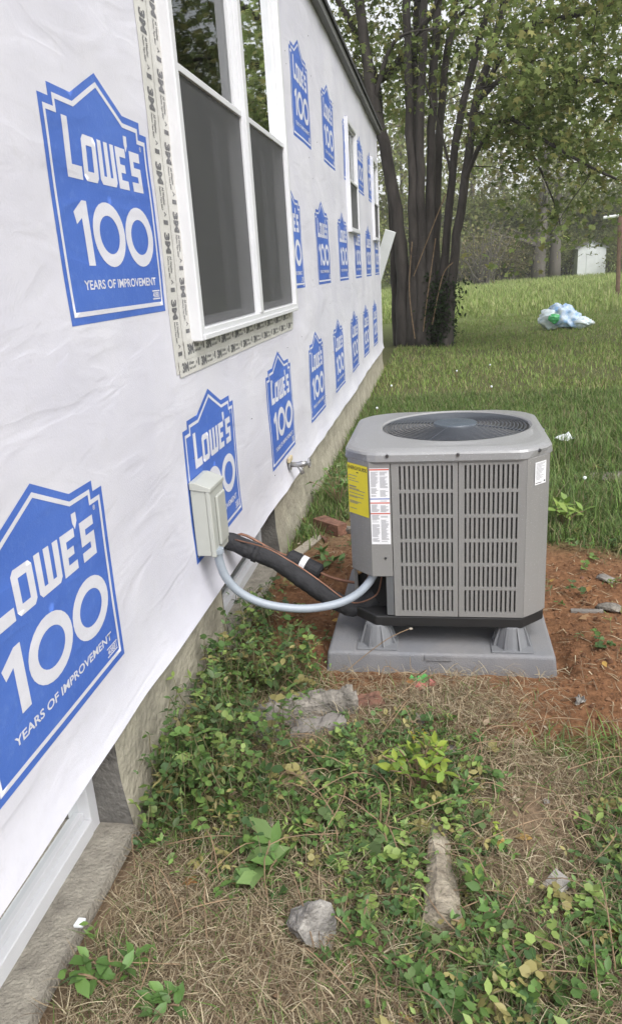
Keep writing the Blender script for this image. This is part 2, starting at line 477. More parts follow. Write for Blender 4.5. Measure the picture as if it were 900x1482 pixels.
# ------------------------------------------------------------------ ground
def zones(x, y):
    """weights of bare red soil, straw, leafy cover and grass at a place"""
    blobs = dict(
        dirt=[(850, 930, .35, .45), (860, 1010, .3, .25), (840, 840, .16, .3), (770, 1005, .2, .14), (690, 990, .15, .1), (560, 985, .2, .1),
              (440, 930, .16, .25), (420, 890, .12, .3), (890, 1060, .2, .12), (800, 1035, .16, .1), (890, 860, .3, .3), (470, 850, .22, .3)],
        straw=[(800, 1180, .16, .14), (740, 1250, .15, .14), (800, 1290, .10, .14), (300, 1400, .25, .16), (420, 1430, .3, .14), (560, 1450, .12, .08), (220, 1310, .1, .12),
               (650, 1010, .16, .08), (720, 1030, .14, .07), (780, 1130, .12, .08), (480, 1300, .12, .07), (900, 1460, .1, .1)],
        cover=[(270, 1010, .12, .25), (330, 950, .14, .28), (400, 980, .12, .14), (240, 1120, .12, .2), (300, 1190, .16, .14), (420, 1180, .16, .10), (490, 1150, .16, .12),
               (600, 1130, .16, .16), (560, 1190, .16, .1), (670, 1300, .08, .16), (720, 1370, .1, .1), (690, 1440, .16, .12), (640, 1400, .12, .1), (880, 1310, .08, .13), (870, 1410, .12, .12), (540, 1330, .1, .08), (540, 1260, .06, .06),
               (890, 1220, .1, .12), (390, 1270, .12, .07), (150, 1420, .1, .06), (600, 1400, .12, .1), (640, 1200, .1, .1)],
        grass=[(850, 1090, .14, .06), (890, 770, .3, .25), (880, 700, .5, .6), (440, 760, .12, .3), (490, 700, .2, .6), (830, 760, .2, .2), (900, 1150, .1, .08), (495, 640, .25, 1.0)])
    w = {}
    for k, bl in blobs.items():
        t = 0
        for px, py, rx, ry in bl:
            g = G(px, py)
            t = t + np.exp(-(((x - g[0]) / rx) ** 2 + ((y - g[1]) / ry) ** 2))
        w[k] = t
    n = fbm(x * 3, y * 3, 11)
    lawn = np.clip((y - 4.5 - 1.1 * np.clip(.6 - x, 0, 1) + 1.8 * (n - .5)) / 0.8, 0, 1) * 2.0
    w['grass'] = w['grass'] + lawn
    w['dirt'] = w['dirt'] * (1 - .5 * np.clip(lawn, 0, 1)) + 0.04
    rim = np.clip((x - .55) / .2, 0, 1) * np.clip((2.25 - y) / .25, 0, 1)
    w['cover'] = w['cover'] + rim * np.clip(fbm(x * 2.5, y * 2.5, 15) * 2.2 - .6, 0, 1)
    w['straw'] = w['straw'] + rim * .3 + .04
    w['grass'] = w['grass'] + np.clip((x - 1.15) / .4, 0, 1) * np.clip((y - 1.6) / .5, 0, 1)
    s = w['dirt'] + w['straw'] + w['cover'] + w['grass'] + 1e-6
    return {k: v / s for k, v in w.items()}


xs = np.concatenate([np.arange(-200, -20, 20), np.arange(-20, -1.4, 1.2), np.arange(-1.4, -1.0, 0.1), np.arange(-1.0, 1.8, 0.02), np.arange(1.8, 6, 0.2), np.arange(6, 20, 1), np.arange(20, 201, 20)])
ys = np.concatenate([np.arange(-30, 0, 3.0), np.arange(0, 0.7, .1), np.arange(0.7, 5.0, 0.02), np.arange(5, 10, 0.1), np.arange(10, 30, 0.5), np.arange(30, 90, 3), np.arange(90, 301, 15)])
GX, GY = np.meshgrid(xs, ys, indexing='ij')
GZ = hgt(GX, GY)
zz = zones(GX, GY)
# clods in bare soil
GZ = GZ + zz['dirt'] * 0.03 * (fbm(GX * 20, GY * 20, 21, 3) - .45)
cd = np.array([.175, .086, .043]); cs = np.array([.215, .155, .102]); cc = np.array([.075, .06, .036]); cg = np.array([.08, .085, .036])
gc = sum(zz[k][..., None] * c for k, c in (('dirt', cd), ('straw', cs), ('cover', cc), ('grass', cg)))
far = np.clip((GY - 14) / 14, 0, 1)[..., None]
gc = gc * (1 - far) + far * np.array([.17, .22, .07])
gc = gc * (0.8 + 0.4 * fbm(GX * 2, GY * 2, 31))[..., None]
nx, ny = GX.shape
idx = np.arange(nx * ny).reshape(nx, ny)
F = np.stack([idx[:-1, :-1], idx[1:, :-1], idx[1:, 1:], idx[:-1, 1:]], -1).reshape(-1, 4)
ground = raw_mesh('ground', np.stack([GX, GY, GZ], -1).reshape(-1, 3), F, 'ground', gc.reshape(-1, 3), smooth=True)
ground['kind'] = 'structure'

# ------------------------------------------------------------------ house
WX = -0.90                      # plane of the wrap
SC = 0.90 / 0.93
H0, H1 = -2.2, 11.85            # ends of the house
HEM, EAVE = 0.312, 3.385


def wr(y, z):
    """relief of the wrap, metres out from its plane"""
    y = np.asarray(y, float); z = np.asarray(z, float)
    w = 0.020 * (fbm(y * 0.9, z * 1.1, 1, 3) - .45) + 0.004 * (vn(y * 1.1 + z * .6, z * 6.5 - y * 1.6, 23) - .5)
    a = y * 0.5 + z * 1.0; b = y - z * 0.45
    m1 = np.clip(fbm(y * .8, z * .8, 4, 2) * 2 - .55, 0, 1)
    w = w + 0.008 * m1 * (1 - np.abs(2 * vn(a * 6, b * 1.1, 6) - 1)) ** 2
    c = y * 1.0 - z * .25; d = y * .25 + z
    m2 = np.clip(fbm(y * .7 + 9, z * .9 + 4, 8, 2) * 2 - .6, 0, 1)
    w = w + 0.0065 * m2 * (1 - np.abs(2 * vn(d * 7, c * 1.0, 12) - 1)) ** 2
    t = np.clip((HEM + .16 - z) / .16, 0, 1)
    w = w + 0.022 * t ** 2 + 0.010 * t * (vn(y * 4.2, z * 2, 14) - .4)
    return w


house = thing('house', (WX - 2.0, 5.0, 0), 'long single storey house covered in white printed wrap over a concrete foundation', 'house')
W1 = (2.67, 4.62, 1.285, 3.09); W2 = (7.86, 8.68, 1.86, 2.89); W3 = (10.70, 11.50, 1.86, 2.89)
WINS = [W1, W2, W3]
B1 = (0.35, 1.66); B2 = (2.75, 3.80)      # basement openings

# sheathing, rooms
yb = sorted({H0, H1, *[w for W in WINS for w in W[:2]]})
zb = sorted({HEM + .05, EAVE, *[w for W in WINS for w in W[2:]]})
mb = MB()
for i in range(len(yb) - 1):
    for j in range(len(zb) - 1):
        yc, zc = (yb[i] + yb[i + 1]) / 2, (zb[j] + zb[j + 1]) / 2
        if any(W[0] < yc < W[1] and W[2] < zc < W[3] for W in WINS): continue
        x = WX - 0.018
        mb.add([(x, yb[i], zb[j]), (x, yb[i + 1], zb[j]), (x, yb[i + 1], zb[j + 1]), (x, yb[i], zb[j + 1])], [(0, 1, 2, 3)])
x0, x1 = -5.4, WX - .018
mb.add([(x0, H0, -1), (x1, H0, -1), (x1, H0, EAVE), (x0, H0, EAVE)], [(0, 1, 2, 3)])
mb.add([(x0, H1, -1), (x1, H1, -1), (x1, H1, EAVE), (x0, H1, EAVE)], [(0, 1, 2, 3)])
mb.add([(x0, H0, -1), (x0, H1, -1), (x0, H1, EAVE), (x0, H0, EAVE)], [(0, 1, 2, 3)])
mb.add([(x0, H0, EAVE), (x1, H0, EAVE), (x1, H1, EAVE), (x0, H1, EAVE)], [(0, 1, 2, 3)])
mb.box(x0, x1 - .01, H0 + .01, H1 - .01, HEM + .10, HEM + .3)
for yy in (5.6, 9.6): mb.box(x0, x1 - .02, yy, yy + .1, HEM + .3, EAVE - .01)
mb.box(-3.2, -3.1, H0 + .02, H1 - .02, HEM + .3, EAVE - .02)
mb.build('sheathing', 'room', house)

# wrap
gy = np.arange(H0, H1 + .001, 0.0281); gz = np.linspace(HEM, EAVE, 112)
cuts_y = [w for W in WINS for w in W[:2]]; cuts_z = [w for W in WINS for w in W[2:]]
for c in cuts_y: gy[np.argmin(abs(gy - c))] = c
for c in cuts_z: gz[np.argmin(abs(gz - c))] = c
YY, ZZ = np.meshgrid(gy, gz, indexing='ij')
hem_wave = np.where(ZZ <= HEM + 1e-6, 0.011 * (vn(YY * 1.1, YY * 0, 3) - .5) * 2 + .005 * (vn(YY * 5, YY * 0, 8) - .5), 0)
VV = np.stack([WX + wr(YY, ZZ), YY, ZZ + hem_wave], -1).reshape(-1, 3)
n1, n2 = YY.shape; idx = np.arange(n1 * n2).reshape(n1, n2)
F = np.stack([idx[:-1, :-1], idx[1:, :-1], idx[1:, 1:], idx[:-1, 1:]], -1)
yc = (gy[:-1] + gy[1:]) / 2; zc = (gz[:-1] + gz[1:]) / 2
keep = np.ones((n1 - 1, n2 - 1), bool)
for W in WINS: keep &= ~(((yc > W[0]) & (yc < W[1]))[:, None] & ((zc > W[2]) & (zc < W[3]))[None])
wrap = raw_mesh('house_wrap', VV, F[keep].reshape(-1, 4), 'wrap', None, house, smooth=True)
GRID = (WX + wr(YY, ZZ))


def wsurf(y, z):
    """x of the wrap's own mesh at a place"""
    y = np.clip(np.asarray(y, float), gy[0], gy[-1] - 1e-6); z = np.clip(np.asarray(z, float), gz[0], gz[-1] - 1e-6)
    i = np.clip(np.searchsorted(gy, y, side='right') - 1, 0, len(gy) - 2); j = np.clip(np.searchsorted(gz, z, side='right') - 1, 0, len(gz) - 2)
    a = (y - gy[i]) / (gy[i + 1] - gy[i]); b = (z - gz[j]) / (gz[j + 1] - gz[j])
    return (GRID[i, j] * (1 - a) + GRID[i + 1, j] * a) * (1 - b) + (GRID[i, j + 1] * (1 - a) + GRID[i + 1, j + 1] * a) * b


# the wrap returns round the far corner
mb = MB().add([(WX + .004, H1, HEM), (WX - 4.4, H1 + .006, HEM), (WX - 4.4, H1 + .006, EAVE), (WX + .004, H1, EAVE)], [(0, 1, 2, 3)])
mb.build('wrap_return', 'wrap', house)


# printed emblem: u to the right, v up, in metres at the print's own size
def rect(u0, v0, u1, v1): return [(u0, v0), (u1, v0), (u1, v1), (u0, v1)]


def inset(poly, d):
    n = len(poly); out = []
    for i in range(n):
        p0, p1, p2 = np.array(poly[i - 1]), np.array(poly[i]), np.array(poly[(i + 1) % n])
        a = (p1 - p0) / np.linalg.norm(p1 - p0); b = (p2 - p1) / np.linalg.norm(p2 - p1)
        na, nb = np.array([-a[1], a[0]]), np.array([-b[1], b[0]])
        k = (na + nb) / (1 + np.dot(na, nb) + 1e-6)
        out.append(tuple(p1 + k * d))
    return out


def text_flat(body, size, bold=0.0):
    c = bpy.data.curves.new('t', 'FONT'); c.body = body; c.size = size; c.offset = bold; c.resolution_u = 3
    o = bpy.data.objects.new('t', c); COL.objects.link(o)
    dg = bpy.context.evaluated_depsgraph_get(); dg.update()
    me = bpy.data.meshes.new_from_object(o.evaluated_get(dg))
    V = np.array([v.co[:2] for v in me.vertices]) if len(me.vertices) else np.zeros((0, 2))
    Fc = [list(p.vertices) for p in me.polygons]
    bpy.data.objects.remove(o); bpy.data.curves.remove(c); bpy.data.meshes.remove(me)
    return V, Fc


def fit_text(body, u0, v0, u1, v1, bold=0.0):
    V, Fc = text_flat(body, 1.0, bold)
    mn, mx = V.min(0), V.max(0)
    return (V - mn) / (mx - mn) * np.array([u1 - u0, v1 - v0]) + np.array([u0, v0]), Fc


OUT = [(0, 0), (.69, 0), (.69, .52), (.636, .52), (.636, .55), (.51, .55), (.345, .625), (.18, .55), (.054, .55), (.054, .52), (0, .52)]
flat = {0: [], 1: []}           # layer: list of (verts2d, faces)
c0 = (.345, .3)
flat[0].append(([c0] + OUT, [(0, 1 + i, 1 + (i + 1) % len(OUT)) for i in range(len(OUT))]))
ia, ib = inset(OUT, .019), inset(OUT, .031)
n = len(OUT)
flat[1].append((ia + ib, [(i, (i + 1) % n, n + (i + 1) % n, n + i) for i in range(n)]))


def q(*r): flat[1].append((rect(*r), [(0, 1, 2, 3)]))


def poly(p): flat[1].append((list(p), [tuple(range(len(p)))]))


b0, t0 = .352, .462
poly([(.108, .49), (.108, b0), (.196, b0), (.196, .384), (.139, .384), (.139, .49)])                       # L
q(.206, b0 + .012, .232, t0 - .012); q(.268, b0 + .012, .294, t0 - .012)
poly([(.206, t0 - .012), (.206, t0 - .024), (.294, t0 - .024), (.294, t0 - .012), (.282, t0), (.218, t0)])
poly([(.206, b0 + .024), (.206, b0 + .012), (.218, b0), (.282, b0), (.294, b0 + .012), (.294, b0 + .024)])   # O
for k in range(3): q(.306 + k * .043, b0 + .012, .332 + k * .043, t0)
poly([(.306, b0 + .022), (.306, b0 + .012), (.318, b0), (.406, b0), (.418, b0 + .012), (.418, b0 + .022)])   # W
q(.430, b0, .458, t0); q(.458, b0, .503, b0 + .024); q(.458, (b0 + t0) / 2 - .011, .492, (b0 + t0) / 2 + .011); q(.458, t0 - .024, .503, t0)   # E
poly([(.502, .498), (.502, .474), (.512, .455), (.526, .474), (.526, .498)])                              # apostrophe
q(.535, t0 - .026, .612, t0); q(.535, b0, .612, b0 + .026); q(.535, (b0 + t0) / 2 - .012, .612, (b0 + t0) / 2 + .012)
q(.535, (b0 + t0) / 2 + .012, .563, t0 - .026); q(.585, b0 + .026, .612, (b0 + t0) / 2 - .012)             # S
poly([(.152, .143), (.192, .143), (.192, .302), (.165, .302), (.108, .272), (.118, .243), (.152, .259)])      # 1
for cxz in (.315, .535):
    k = 28; a = [2 * math.pi * i / k for i in range(k)]
    o_ = [(cxz + .107 * math.cos(t), .223 + .084 * math.sin(t)) for t in a]
    i_ = [(cxz + .066 * math.cos(t), .223 + .050 * math.sin(t)) for t in a]
    flat[1].append((o_ + i_, [(i, (i + 1) % k, k + (i + 1) % k, k + i) for i in range(k)]))
flat[1].append(fit_text('YEARS OF IMPROVEMENT', .105, .083, .625, .107, 0.02))
flat[1].append(fit_text('®', .622, .47, .636, .484, 0.01))
q(.586, .040, .652, .044); q(.586, .064, .652, .068)
flat[1].append(fit_text('40881', .590, .0455, .648, .0625, 0.02))
bm = bmesh.new()
for lay, lst in flat.items():
    for V, Fc in lst:
        vs = [bm.verts.new((p[0], p[1], float(lay))) for p in V]
        for f in Fc:
            try: fc = bm.faces.new([vs[i] for i in f]); fc.material_index = lay
            except ValueError: pass
for k in range(1, 24):
    bmesh.ops.bisect_plane(bm, geom=bm.verts[:] + bm.edges[:] + bm.faces[:], plane_co=(k * .03, 0, 0), plane_no=(1, 0, 0))
    bmesh.ops.bisect_plane(bm, geom=bm.verts[:] + bm.edges[:] + bm.faces[:], plane_co=(0, k * .03, 0), plane_no=(0, 1, 0))
bmesh.ops.triangulate(bm, faces=[f for f in bm.faces if len(f.verts) > 4])
logo_me = bpy.data.meshes.new('printed_emblem'); bm.to_mesh(logo_me); bm.free()
LV = np.array([v.co[:] for v in logo_me.vertices])
logo_me.materials.append(MAT['ink']); logo_me.materials.append(MAT['inkwhite'])
logo_me.polygons.foreach_set('use_smooth', [True] * len(logo_me.polygons))


def emblem(y0, z0, sv=1.0):
    me = logo_me.copy()
    y = y0 + LV[:, 0] * SC; z = z0 + LV[:, 1] * SC * sv
    keepv = np.ones(len(y), bool)
    x = wsurf(y, z) + 0.0007 + 0.0006 * LV[:, 2]
    co = np.stack([x, y, z], -1) - ORG[wrap.name]
    me.vertices.foreach_set('co', co.astype(np.float32).ravel())
    # drop print that lies under a window
    ins = np.zeros(len(y), bool)
    for W in WINS: ins |= (y > W[0] - .0) & (y < W[1]) & (z > W[2]) & (z < W[3])
    if ins.all(): bpy.data.meshes.remove(me); return
    if ins.any():
        b = bmesh.new(); b.from_mesh(me); b.verts.ensure_lookup_table()
        bmesh.ops.delete(b, geom=[b.verts[i] for i in np.nonzero(ins)[0]], context='VERTS'); b.to_mesh(me); b.free()
    me.update()
    o = bpy.data.objects.new('printed_emblem', me); COL.objects.link(o); o.parent = wrap


ROWS = [(1.20, .489), (1.875, 1.408), (1.20, 2.328)]
for s0, zb_ in ROWS:
    for k in range(-2, 9):
        y0 = (float(np.interp(k, range(-2, 9), [-1.6, -.22, 1.165, 2.55, 3.92, 5.27, 6.60, 7.95, 9.27, 10.6, 11.95])) + (s0 - 1.2)) * SC
        if y0 < H0 or y0 + .69 * SC > H1 + .0: continue
        emblem(y0, zb_, 1.04 if (s0 > 1.5 and k == 0) else 1.0)


st0 = None
for k in range(60):
    yy, zz_ = rng.uniform(.8, 9), rng.uniform(.45, 3.1)
    if any(W[0] - .2 < yy < W[1] + .2 and W[2] - .2 < zz_ < W[3] for W in WINS): continue
    if st0 is None:
        st0 = MB().box(WX, WX + .0022, yy - .006, yy + .006, zz_ - .0012, zz_ + .0012).build('staple', 'screw', wrap); y_0, z_0 = yy, zz_; st0.location.x = float(wsurf(yy, zz_)) - WX
    else:
        o = st0.copy(); COL.objects.link(o); o.parent = wrap; o.location = (float(wsurf(yy, zz_)) - WX, yy - y_0, zz_ - z_0)


# flashing tape with its print
def tape(y0, y1, z0, z1, vertical, phase, lift):
    mb = MB()
    ny_ = max(2, int((y1 - y0) / .03)); nz_ = max(2, int((z1 - z0) / .03))
    gy_ = np.linspace(y0, y1, ny_ + 1); gz_ = np.linspace(z0, z1, nz_ + 1)
    vs = [(float(wsurf(a, b)) + lift, a, b) for a in gy_ for b in gz_]
    mb.add(vs, [(i * (nz_ + 1) + j, (i + 1) * (nz_ + 1) + j, (i + 1) * (nz_ + 1) + j + 1, i * (nz_ + 1) + j + 1) for i in range(ny_) for j in range(nz_)], 0)
    length = (z1 - z0) if vertical else (y1 - y0)
    wd = (y1 - y0) if vertical else (z1 - z0)
    cap = min(.05, wd * .6)
    items = []
    s = phase
    while s < length - .04:
        items.append((T3M, s, .066, (wd - cap) / 2, cap))
        items.append((TSM1, s + .074, .056, wd * .5 + .002, cap * .36)); items.append((TSM2, s + .074, .072, wd * .5 - cap * .48, cap * .36))
        items.append((TRI, s + .150, .016, wd * .5 - .002, cap * .42)); items.append((TSM3, s + .176, .014, wd * .5 - cap * .3, cap * .8))
        s += .215
    for (V, Fc), s_, w_, t_, h_ in items:
        if s_ + w_ > length: continue
        p = []
        for u, v in V:
            a = s_ + u * w_; b = t_ + v * h_
            yy, zz_ = (y0 + b, z1 - a) if vertical else (y0 + a, z0 + b)
            p.append((float(wsurf(yy, zz_)) + lift + .0008, yy, zz_))
        mb.add(p, Fc, 1)
    return mb.build('flashing_tape', ['tape', 'tapeink'], house)


T3M = fit_text('3M', 0, 0, 1, 1, 0.05); TSM1 = fit_text('All Weather', 0, 0, 1, 1, 0.02); TSM2 = fit_text('Flashing Tape 8067', 0, 0, 1, 1, 0.02)
TSM3 = fit_text('|', 0, 0, 1, 1, 0.0)
TRI = ([(0, 0), (.5, 1), (1, 0), (.78, .0), (.5, .58), (.22, 0)], [(0, 1, 4, 5), (1, 2, 3, 4)])
tape(2.475, 2.585, 1.19, 3.25, True, .09, .0015)
tape(2.575, 2.69, 1.19, 3.25, True, .02, .0030)
tape(2.50, 4.60, 1.178, 1.236, False, -.02 + .05, .0045)
tape(2.575, 4.60, 1.232, 1.296, False, .03, .0056)
tape(4.58, 4.60 + .02, 1.2, 3.2, True, 9, .004)


# windows
def sash(name, y0, y1, z0, z1, xb, xf, w, par, glassname='glass_pane', gx=None):
    mb = MB()
    mb.box(xb, xf, y0, y0 + w, z0, z1); mb.box(xb, xf, y1 - w, y1, z0, z1)
    mb.box(xb + .001, xf - .001, y0 + w, y1 - w, z0, z0 + w); mb.box(xb + .001, xf - .001, y0 + w, y1 - w, z1 - w, z1)
    s = mb.build(name, 'vinyl', par, bevel=.002)
    g = gx if gx is not None else (xb + xf) / 2
    MB().add([(g, y0 + w, z0 + w), (g, y1 - w, z0 + w), (g, y1 - w, z1 - w), (g, y0 + w, z1 - w)], [(0, 1, 2, 3)]).build(glassname, 'glass', s)
    return s


def window(W, units, zmeet, proud=.045):
    y0, y1, z0, z1 = W
    xb, xf = WX - .07, WX + proud
    fr = MB(); fw = .045
    fr.box(xb, xf, y0, y0 + fw, z0, z1); fr.box(xb, xf, y1 - fw, y1, z0, z1)
    fr.box(xb, xf - .001, y0 + fw, y1 - fw, z0, z0 + fw); fr.box(xb, xf - .001, y0 + fw, y1 - fw, z1 - fw, z1)
    f = fr.build('window', 'vinyl', house, bevel=.004)
    # outer sill lip
    lip = MB(); lip.box(xf, xf + .006, y0 + .02, y1 - .02, z0 + .002, z0 + .022); lip.build('window_sill', 'vinyl', f, bevel=.003)
    step = (y1 - y0 - 2 * fw + (units - 1) * 0) / units
    for k in range(units):
        a = y0 + fw + k * step; b = a + step
        if k: 
            mu = MB(); mu.box(xb + .002, xf + .004, a - .03, a + .03, z0 + fw, z1 - fw); mu.build('mullion', 'vinyl', f, bevel=.003); a += .03
        if k < units - 1: b -= .03
        sash('upper_sash', a + .012, b - .012, zmeet - .02, z1 - fw, WX - .015, WX + .012, .022, f)
        # stepped jamb track beside the upper pane
        for yy, sg in ((a, 1), (b, -1)):
            ya, yb_ = sorted((yy, yy + sg * .012)); MB().box(WX - .03, WX + .03, ya, yb_, z0 + fw, z1 - fw).build('jamb_track', 'vinyl', f)
        sash('lower_sash', a + .012, b - .012, z0 + fw, zmeet + .02, WX - .05, WX - .02, .03, f)
        sc = MB()
        sc.add([(WX + .022, a + .014, z0 + fw + .004), (WX + .022, b - .014, z0 + fw + .004), (WX + .022, b - .014, zmeet), (WX + .022, a + .014, zmeet)], [(0, 1, 2, 3)])
        sc.build('insect_screen', 'screen', f)
        rl = MB(); rl.box(WX + .014, WX + .034, a + .012, b - .012, zmeet - .004, zmeet + .02); rl.build('meeting_rail', 'vinyl', f, bevel=.002)


window(W1, 2, 2.18)
window(W2, 1, 2.33, .036)
window(W3, 1, 2.33, .036)

# roof edge
rf = MB()
rf.add([(WX + .075, H0 - .2, EAVE + .015), (WX + .075, H1 + .2, EAVE + .015), (WX - 2.3, H1 + .2, EAVE + .95), (WX - 2.3, H0 - .2, EAVE + .95),
        (WX + .075, H0 - .2, EAVE + .05), (WX + .075, H1 + .2, EAVE + .05), (WX - 2.3, H1 + .2, EAVE + .99), (WX - 2.3, H0 - .2, EAVE + .99)],
       [(3, 2, 1, 0), (4, 5, 6, 7), (0, 1, 5, 4), (1, 2, 6, 5), (2, 3, 7, 6), (3, 0, 4, 7)])
rf.add([(WX - 4.7, H0 - .2, EAVE), (WX - 4.7, H1 + .2, EAVE), (WX - 2.3, H1 + .2, EAVE + .985), (WX - 2.3, H0 - .2, EAVE + .985)], [(0, 1, 2, 3)])
roof = rf.build('roof', 'roof', house)
MB().box(WX - .012, WX + .055, H0 - .15, H1 + .15, EAVE - .045, EAVE + .012).build('drip_edge', 'fascia', roof)

# foundation, openings, basement windows
FX = WX - .010
fd = MB(); JB = []
segs = [(H0, B1[0]), (B1[1], B2[0]), (B2[1], H1 - .02)]
for k, (a, b) in enumerate(segs):
    ny_ = max(3, int((b - a) / .05)); nz_ = 8
    gy_ = np.linspace(a, b, ny_ + 1); gz_ = np.linspace(-.25, HEM + .06, nz_ + 1)
    vs = [(FX + .012 * (float(fbm(yy * 3, zz_ * 3, 40 + k)) - .5) + (.018 * max(0, .16 - zz_) / .16 if zz_ < .16 else 0), yy, zz_) for yy in gy_ for zz_ in gz_]
    fd.add(vs, [(i * (nz_ + 1) + j, (i + 1) * (nz_ + 1) + j, (i + 1) * (nz_ + 1) + j + 1, i * (nz_ + 1) + j + 1) for i in range(ny_) for j in range(nz_)])
    for yy in (a, b):
        JB.append([(FX + .044, yy, -.25), (FX - .2, yy, -.25), (FX - .2, yy, HEM + .06), (FX + .001, yy, HEM + .06), (FX + .001, yy, .16), (FX + .018, yy, .0)])
found = fd.build('foundation', 'concrete', house)
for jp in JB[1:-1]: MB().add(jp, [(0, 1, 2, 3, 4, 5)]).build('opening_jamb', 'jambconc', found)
for jp in (JB[0], JB[-1]): MB().add(jp, [(0, 1, 2, 3, 4, 5)]).build('end_face', 'concrete', found)
for (a, b) in (B1, B2):
    gy_ = np.linspace(a, b, 27); prof = [(-.2, -.0), (-.10, .004), (-.02, .006), (.024, .004), (.034, -.02), (.034, -.2)]
    vs = [(FX + p + .010 * (float(fbm(yy * 6, i * 1.7, 50)) - .5) * (i > 2), yy, zq + .012 * (float(fbm(yy * 5, i * .9, 52)) - .5)) for yy in gy_ for i, (p, zq) in enumerate(prof)]
    k = len(prof)
    lg = MB().add(vs, [(i * k + j, (i + 1) * k + j, (i + 1) * k + j + 1, i * k + j + 1) for i in range(26) for j in range(k - 1)])
    for e in (0, 26): lg.add([vs[e * k + j] for j in range(k)] + [(FX - .2, gy_[e], -.2)], [tuple(range(k + 1))])
    lg.build('window_ledge', 'ledge', found, smooth=False)
    xw = FX - .135
    fr = MB(); h = HEM + .05
    fr.box(xw, xw + .05, a, a + .045, .0, h); fr.box(xw, xw + .05, b - .045, b, .0, h)
    fr.box(xw, xw + .052, a + .045, b - .045, .0, .05); fr.box(xw, xw + .03, a + .045, b - .045, .05, .075)
    bw = fr.build('basement_window', 'vinyl', house, bevel=.003)
    MB().add([(xw + .015, a + .045, .075), (xw + .015, b - .045, .075), (xw + .015, b - .045, h), (xw + .015, a + .045, h)], [(0, 1, 2, 3)]).build('glass_pane', 'glass', bw)
    MB().box(xw - .7, xw - .6, a - .1, b + .1, -.3, h).build('basement_wall', 'room', bw)

# ------------------------------------------------------------------ disconnect box, hoses, tap
by0, by1, bx = 2.475, 2.64, -0.825
bz0, bz1 = .52, .80
dbx = thing('electrical_disconnect_box', (WX, by0, bz0), 'small grey electrical disconnect box fixed over a printed emblem on the wall', 'electrical box')
MB().box(WX + .0, bx - .018, by0, by1, bz0, bz1 - .02).build('box_body', 'boxgrey', dbx, bevel=.004)
MB().box(bx - .018, bx, by0 - .003, by1 + .003, bz0 - .004, bz1 - .03).build('cover', 'boxgrey', dbx, bevel=.004)
lidp = [(WX, bz1 - .022), (bx + .004, bz1 - .034), (bx + .004, bz1 - .018), (WX + .02, bz1 + .006), (WX, bz1 + .006)]
MB().prism(lidp, lambda u, v, w: (u, w, v), by0 - .005, by1 + .005).build('hood', 'boxgrey', dbx, bevel=.003)
MB().prism([(by0 + .045, bz0 + .03), (by1 - .02, bz0 + .03), (by1 - .02, bz1 - .06), (by0 + .045, bz1 - .06)], lambda u, v, w: (w, u, v), bx, bx + .012).build('raised_cover_panel', 'boxgrey', dbx, bevel=.005)
MB().tube([(bx - .008, by1 + .003, bz0 + .012), (bx - .008, by1 + .012, bz0 + .012)], .007, 8).build('hasp', 'screw', dbx)

# grey conduit
cy0 = 2.50
cpts = [AT(316, 798, 2.50), AT(318, 812, 2.505), AT(327, 835, 2.515), AT(347, 857, 2.53), AT(380, 873, 2.55), AT(420, 880, 2.575), AT(455, 880, 2.60),
        AT(490, 873, 2.63), AT(515, 861, 2.66), AT(532, 845, 2.68), AT(544, 826, 2.70)]


def smooth_path(P, k=5):
    P = [np.array(p, float) for p in P]; out = []
    for i in range(len(P) - 1):
        p0 = P[max(i - 1, 0)]; p1 = P[i]; p2 = P[i + 1]; p3 = P[min(i + 2, len(P) - 1)]
        for j in range(k):
            t = j / k
            out.append(.5 * ((2 * p1) + (p2 - p0) * t + (2 * p0 - 5 * p1 + 4 * p2 - p3) * t * t + (3 * p1 - p0 - 3 * p2 + p3) * t ** 3))
    out.append(P[-1]); return out


cd_ = thing('flexible_conduit', tuple(cpts[5]), 'grey flexible electrical conduit looping from the box to the condenser', 'conduit')
cp = smooth_path(cpts)
MB().tube(cp, .0165, 12).build('hose', 'conduit', cd_, smooth=True)
MB().tube([cp[0] + np.array([0, 0, .012]), cp[1]], .022, 12).build('fitting', 'conduit', cd_)
MB().tube([cp[-2], cp[-1], cp[-1] + (cp[-1] - cp[-2]) * .8], .021, 12).build('fitting', 'conduit', cd_)

lp = [np.array([WX - .02, 2.80, .46]), AT(335, 784, 2.80), AT(362, 796, 2.79), AT(400, 812, 2.785), AT(430, 833, 2.78), AT(460, 854, 2.775), AT(490, 872, 2.77), AT(515, 879, 2.765), AT(545, 862, 2.77)]
ls = thing('insulated_refrigerant_line', tuple(lp[4]), 'thick black foam covered refrigerant line from wall to condenser', 'pipe')
sp = smooth_path(lp, 6)
rr = [.037 + .0012 * math.sin(i * 1.3) + .001 * math.sin(i * 3.1) for i in range(len(sp))]
MB().tube(sp, rr, 14).build('foam_sleeve', 'foam', ls, smooth=True)
k0 = 9
tp = MB().tube([sp[k0 + 4], sp[k0 + 5]], .0415, 14); tp.build('tape_wrap', 'foam', ls, smooth=True)
wirep = [AT(340, 781, 2.775), AT(385, 793, 2.74), AT(420, 812, 2.73), AT(445, 828, 2.725), AT(470, 846, 2.72), AT(500, 868, 2.72), AT(520, 872, 2.715), AT(545, 860, 2.71), AT(552, 835, 2.71)]
wt = thing('copper_control_wire', tuple(wirep[3]), 'thin copper coloured wire lying along the black foam line', 'wire')
MB().tube(smooth_path(wirep, 5), .0032, 6).build('strand', 'copper', wt, smooth=True)

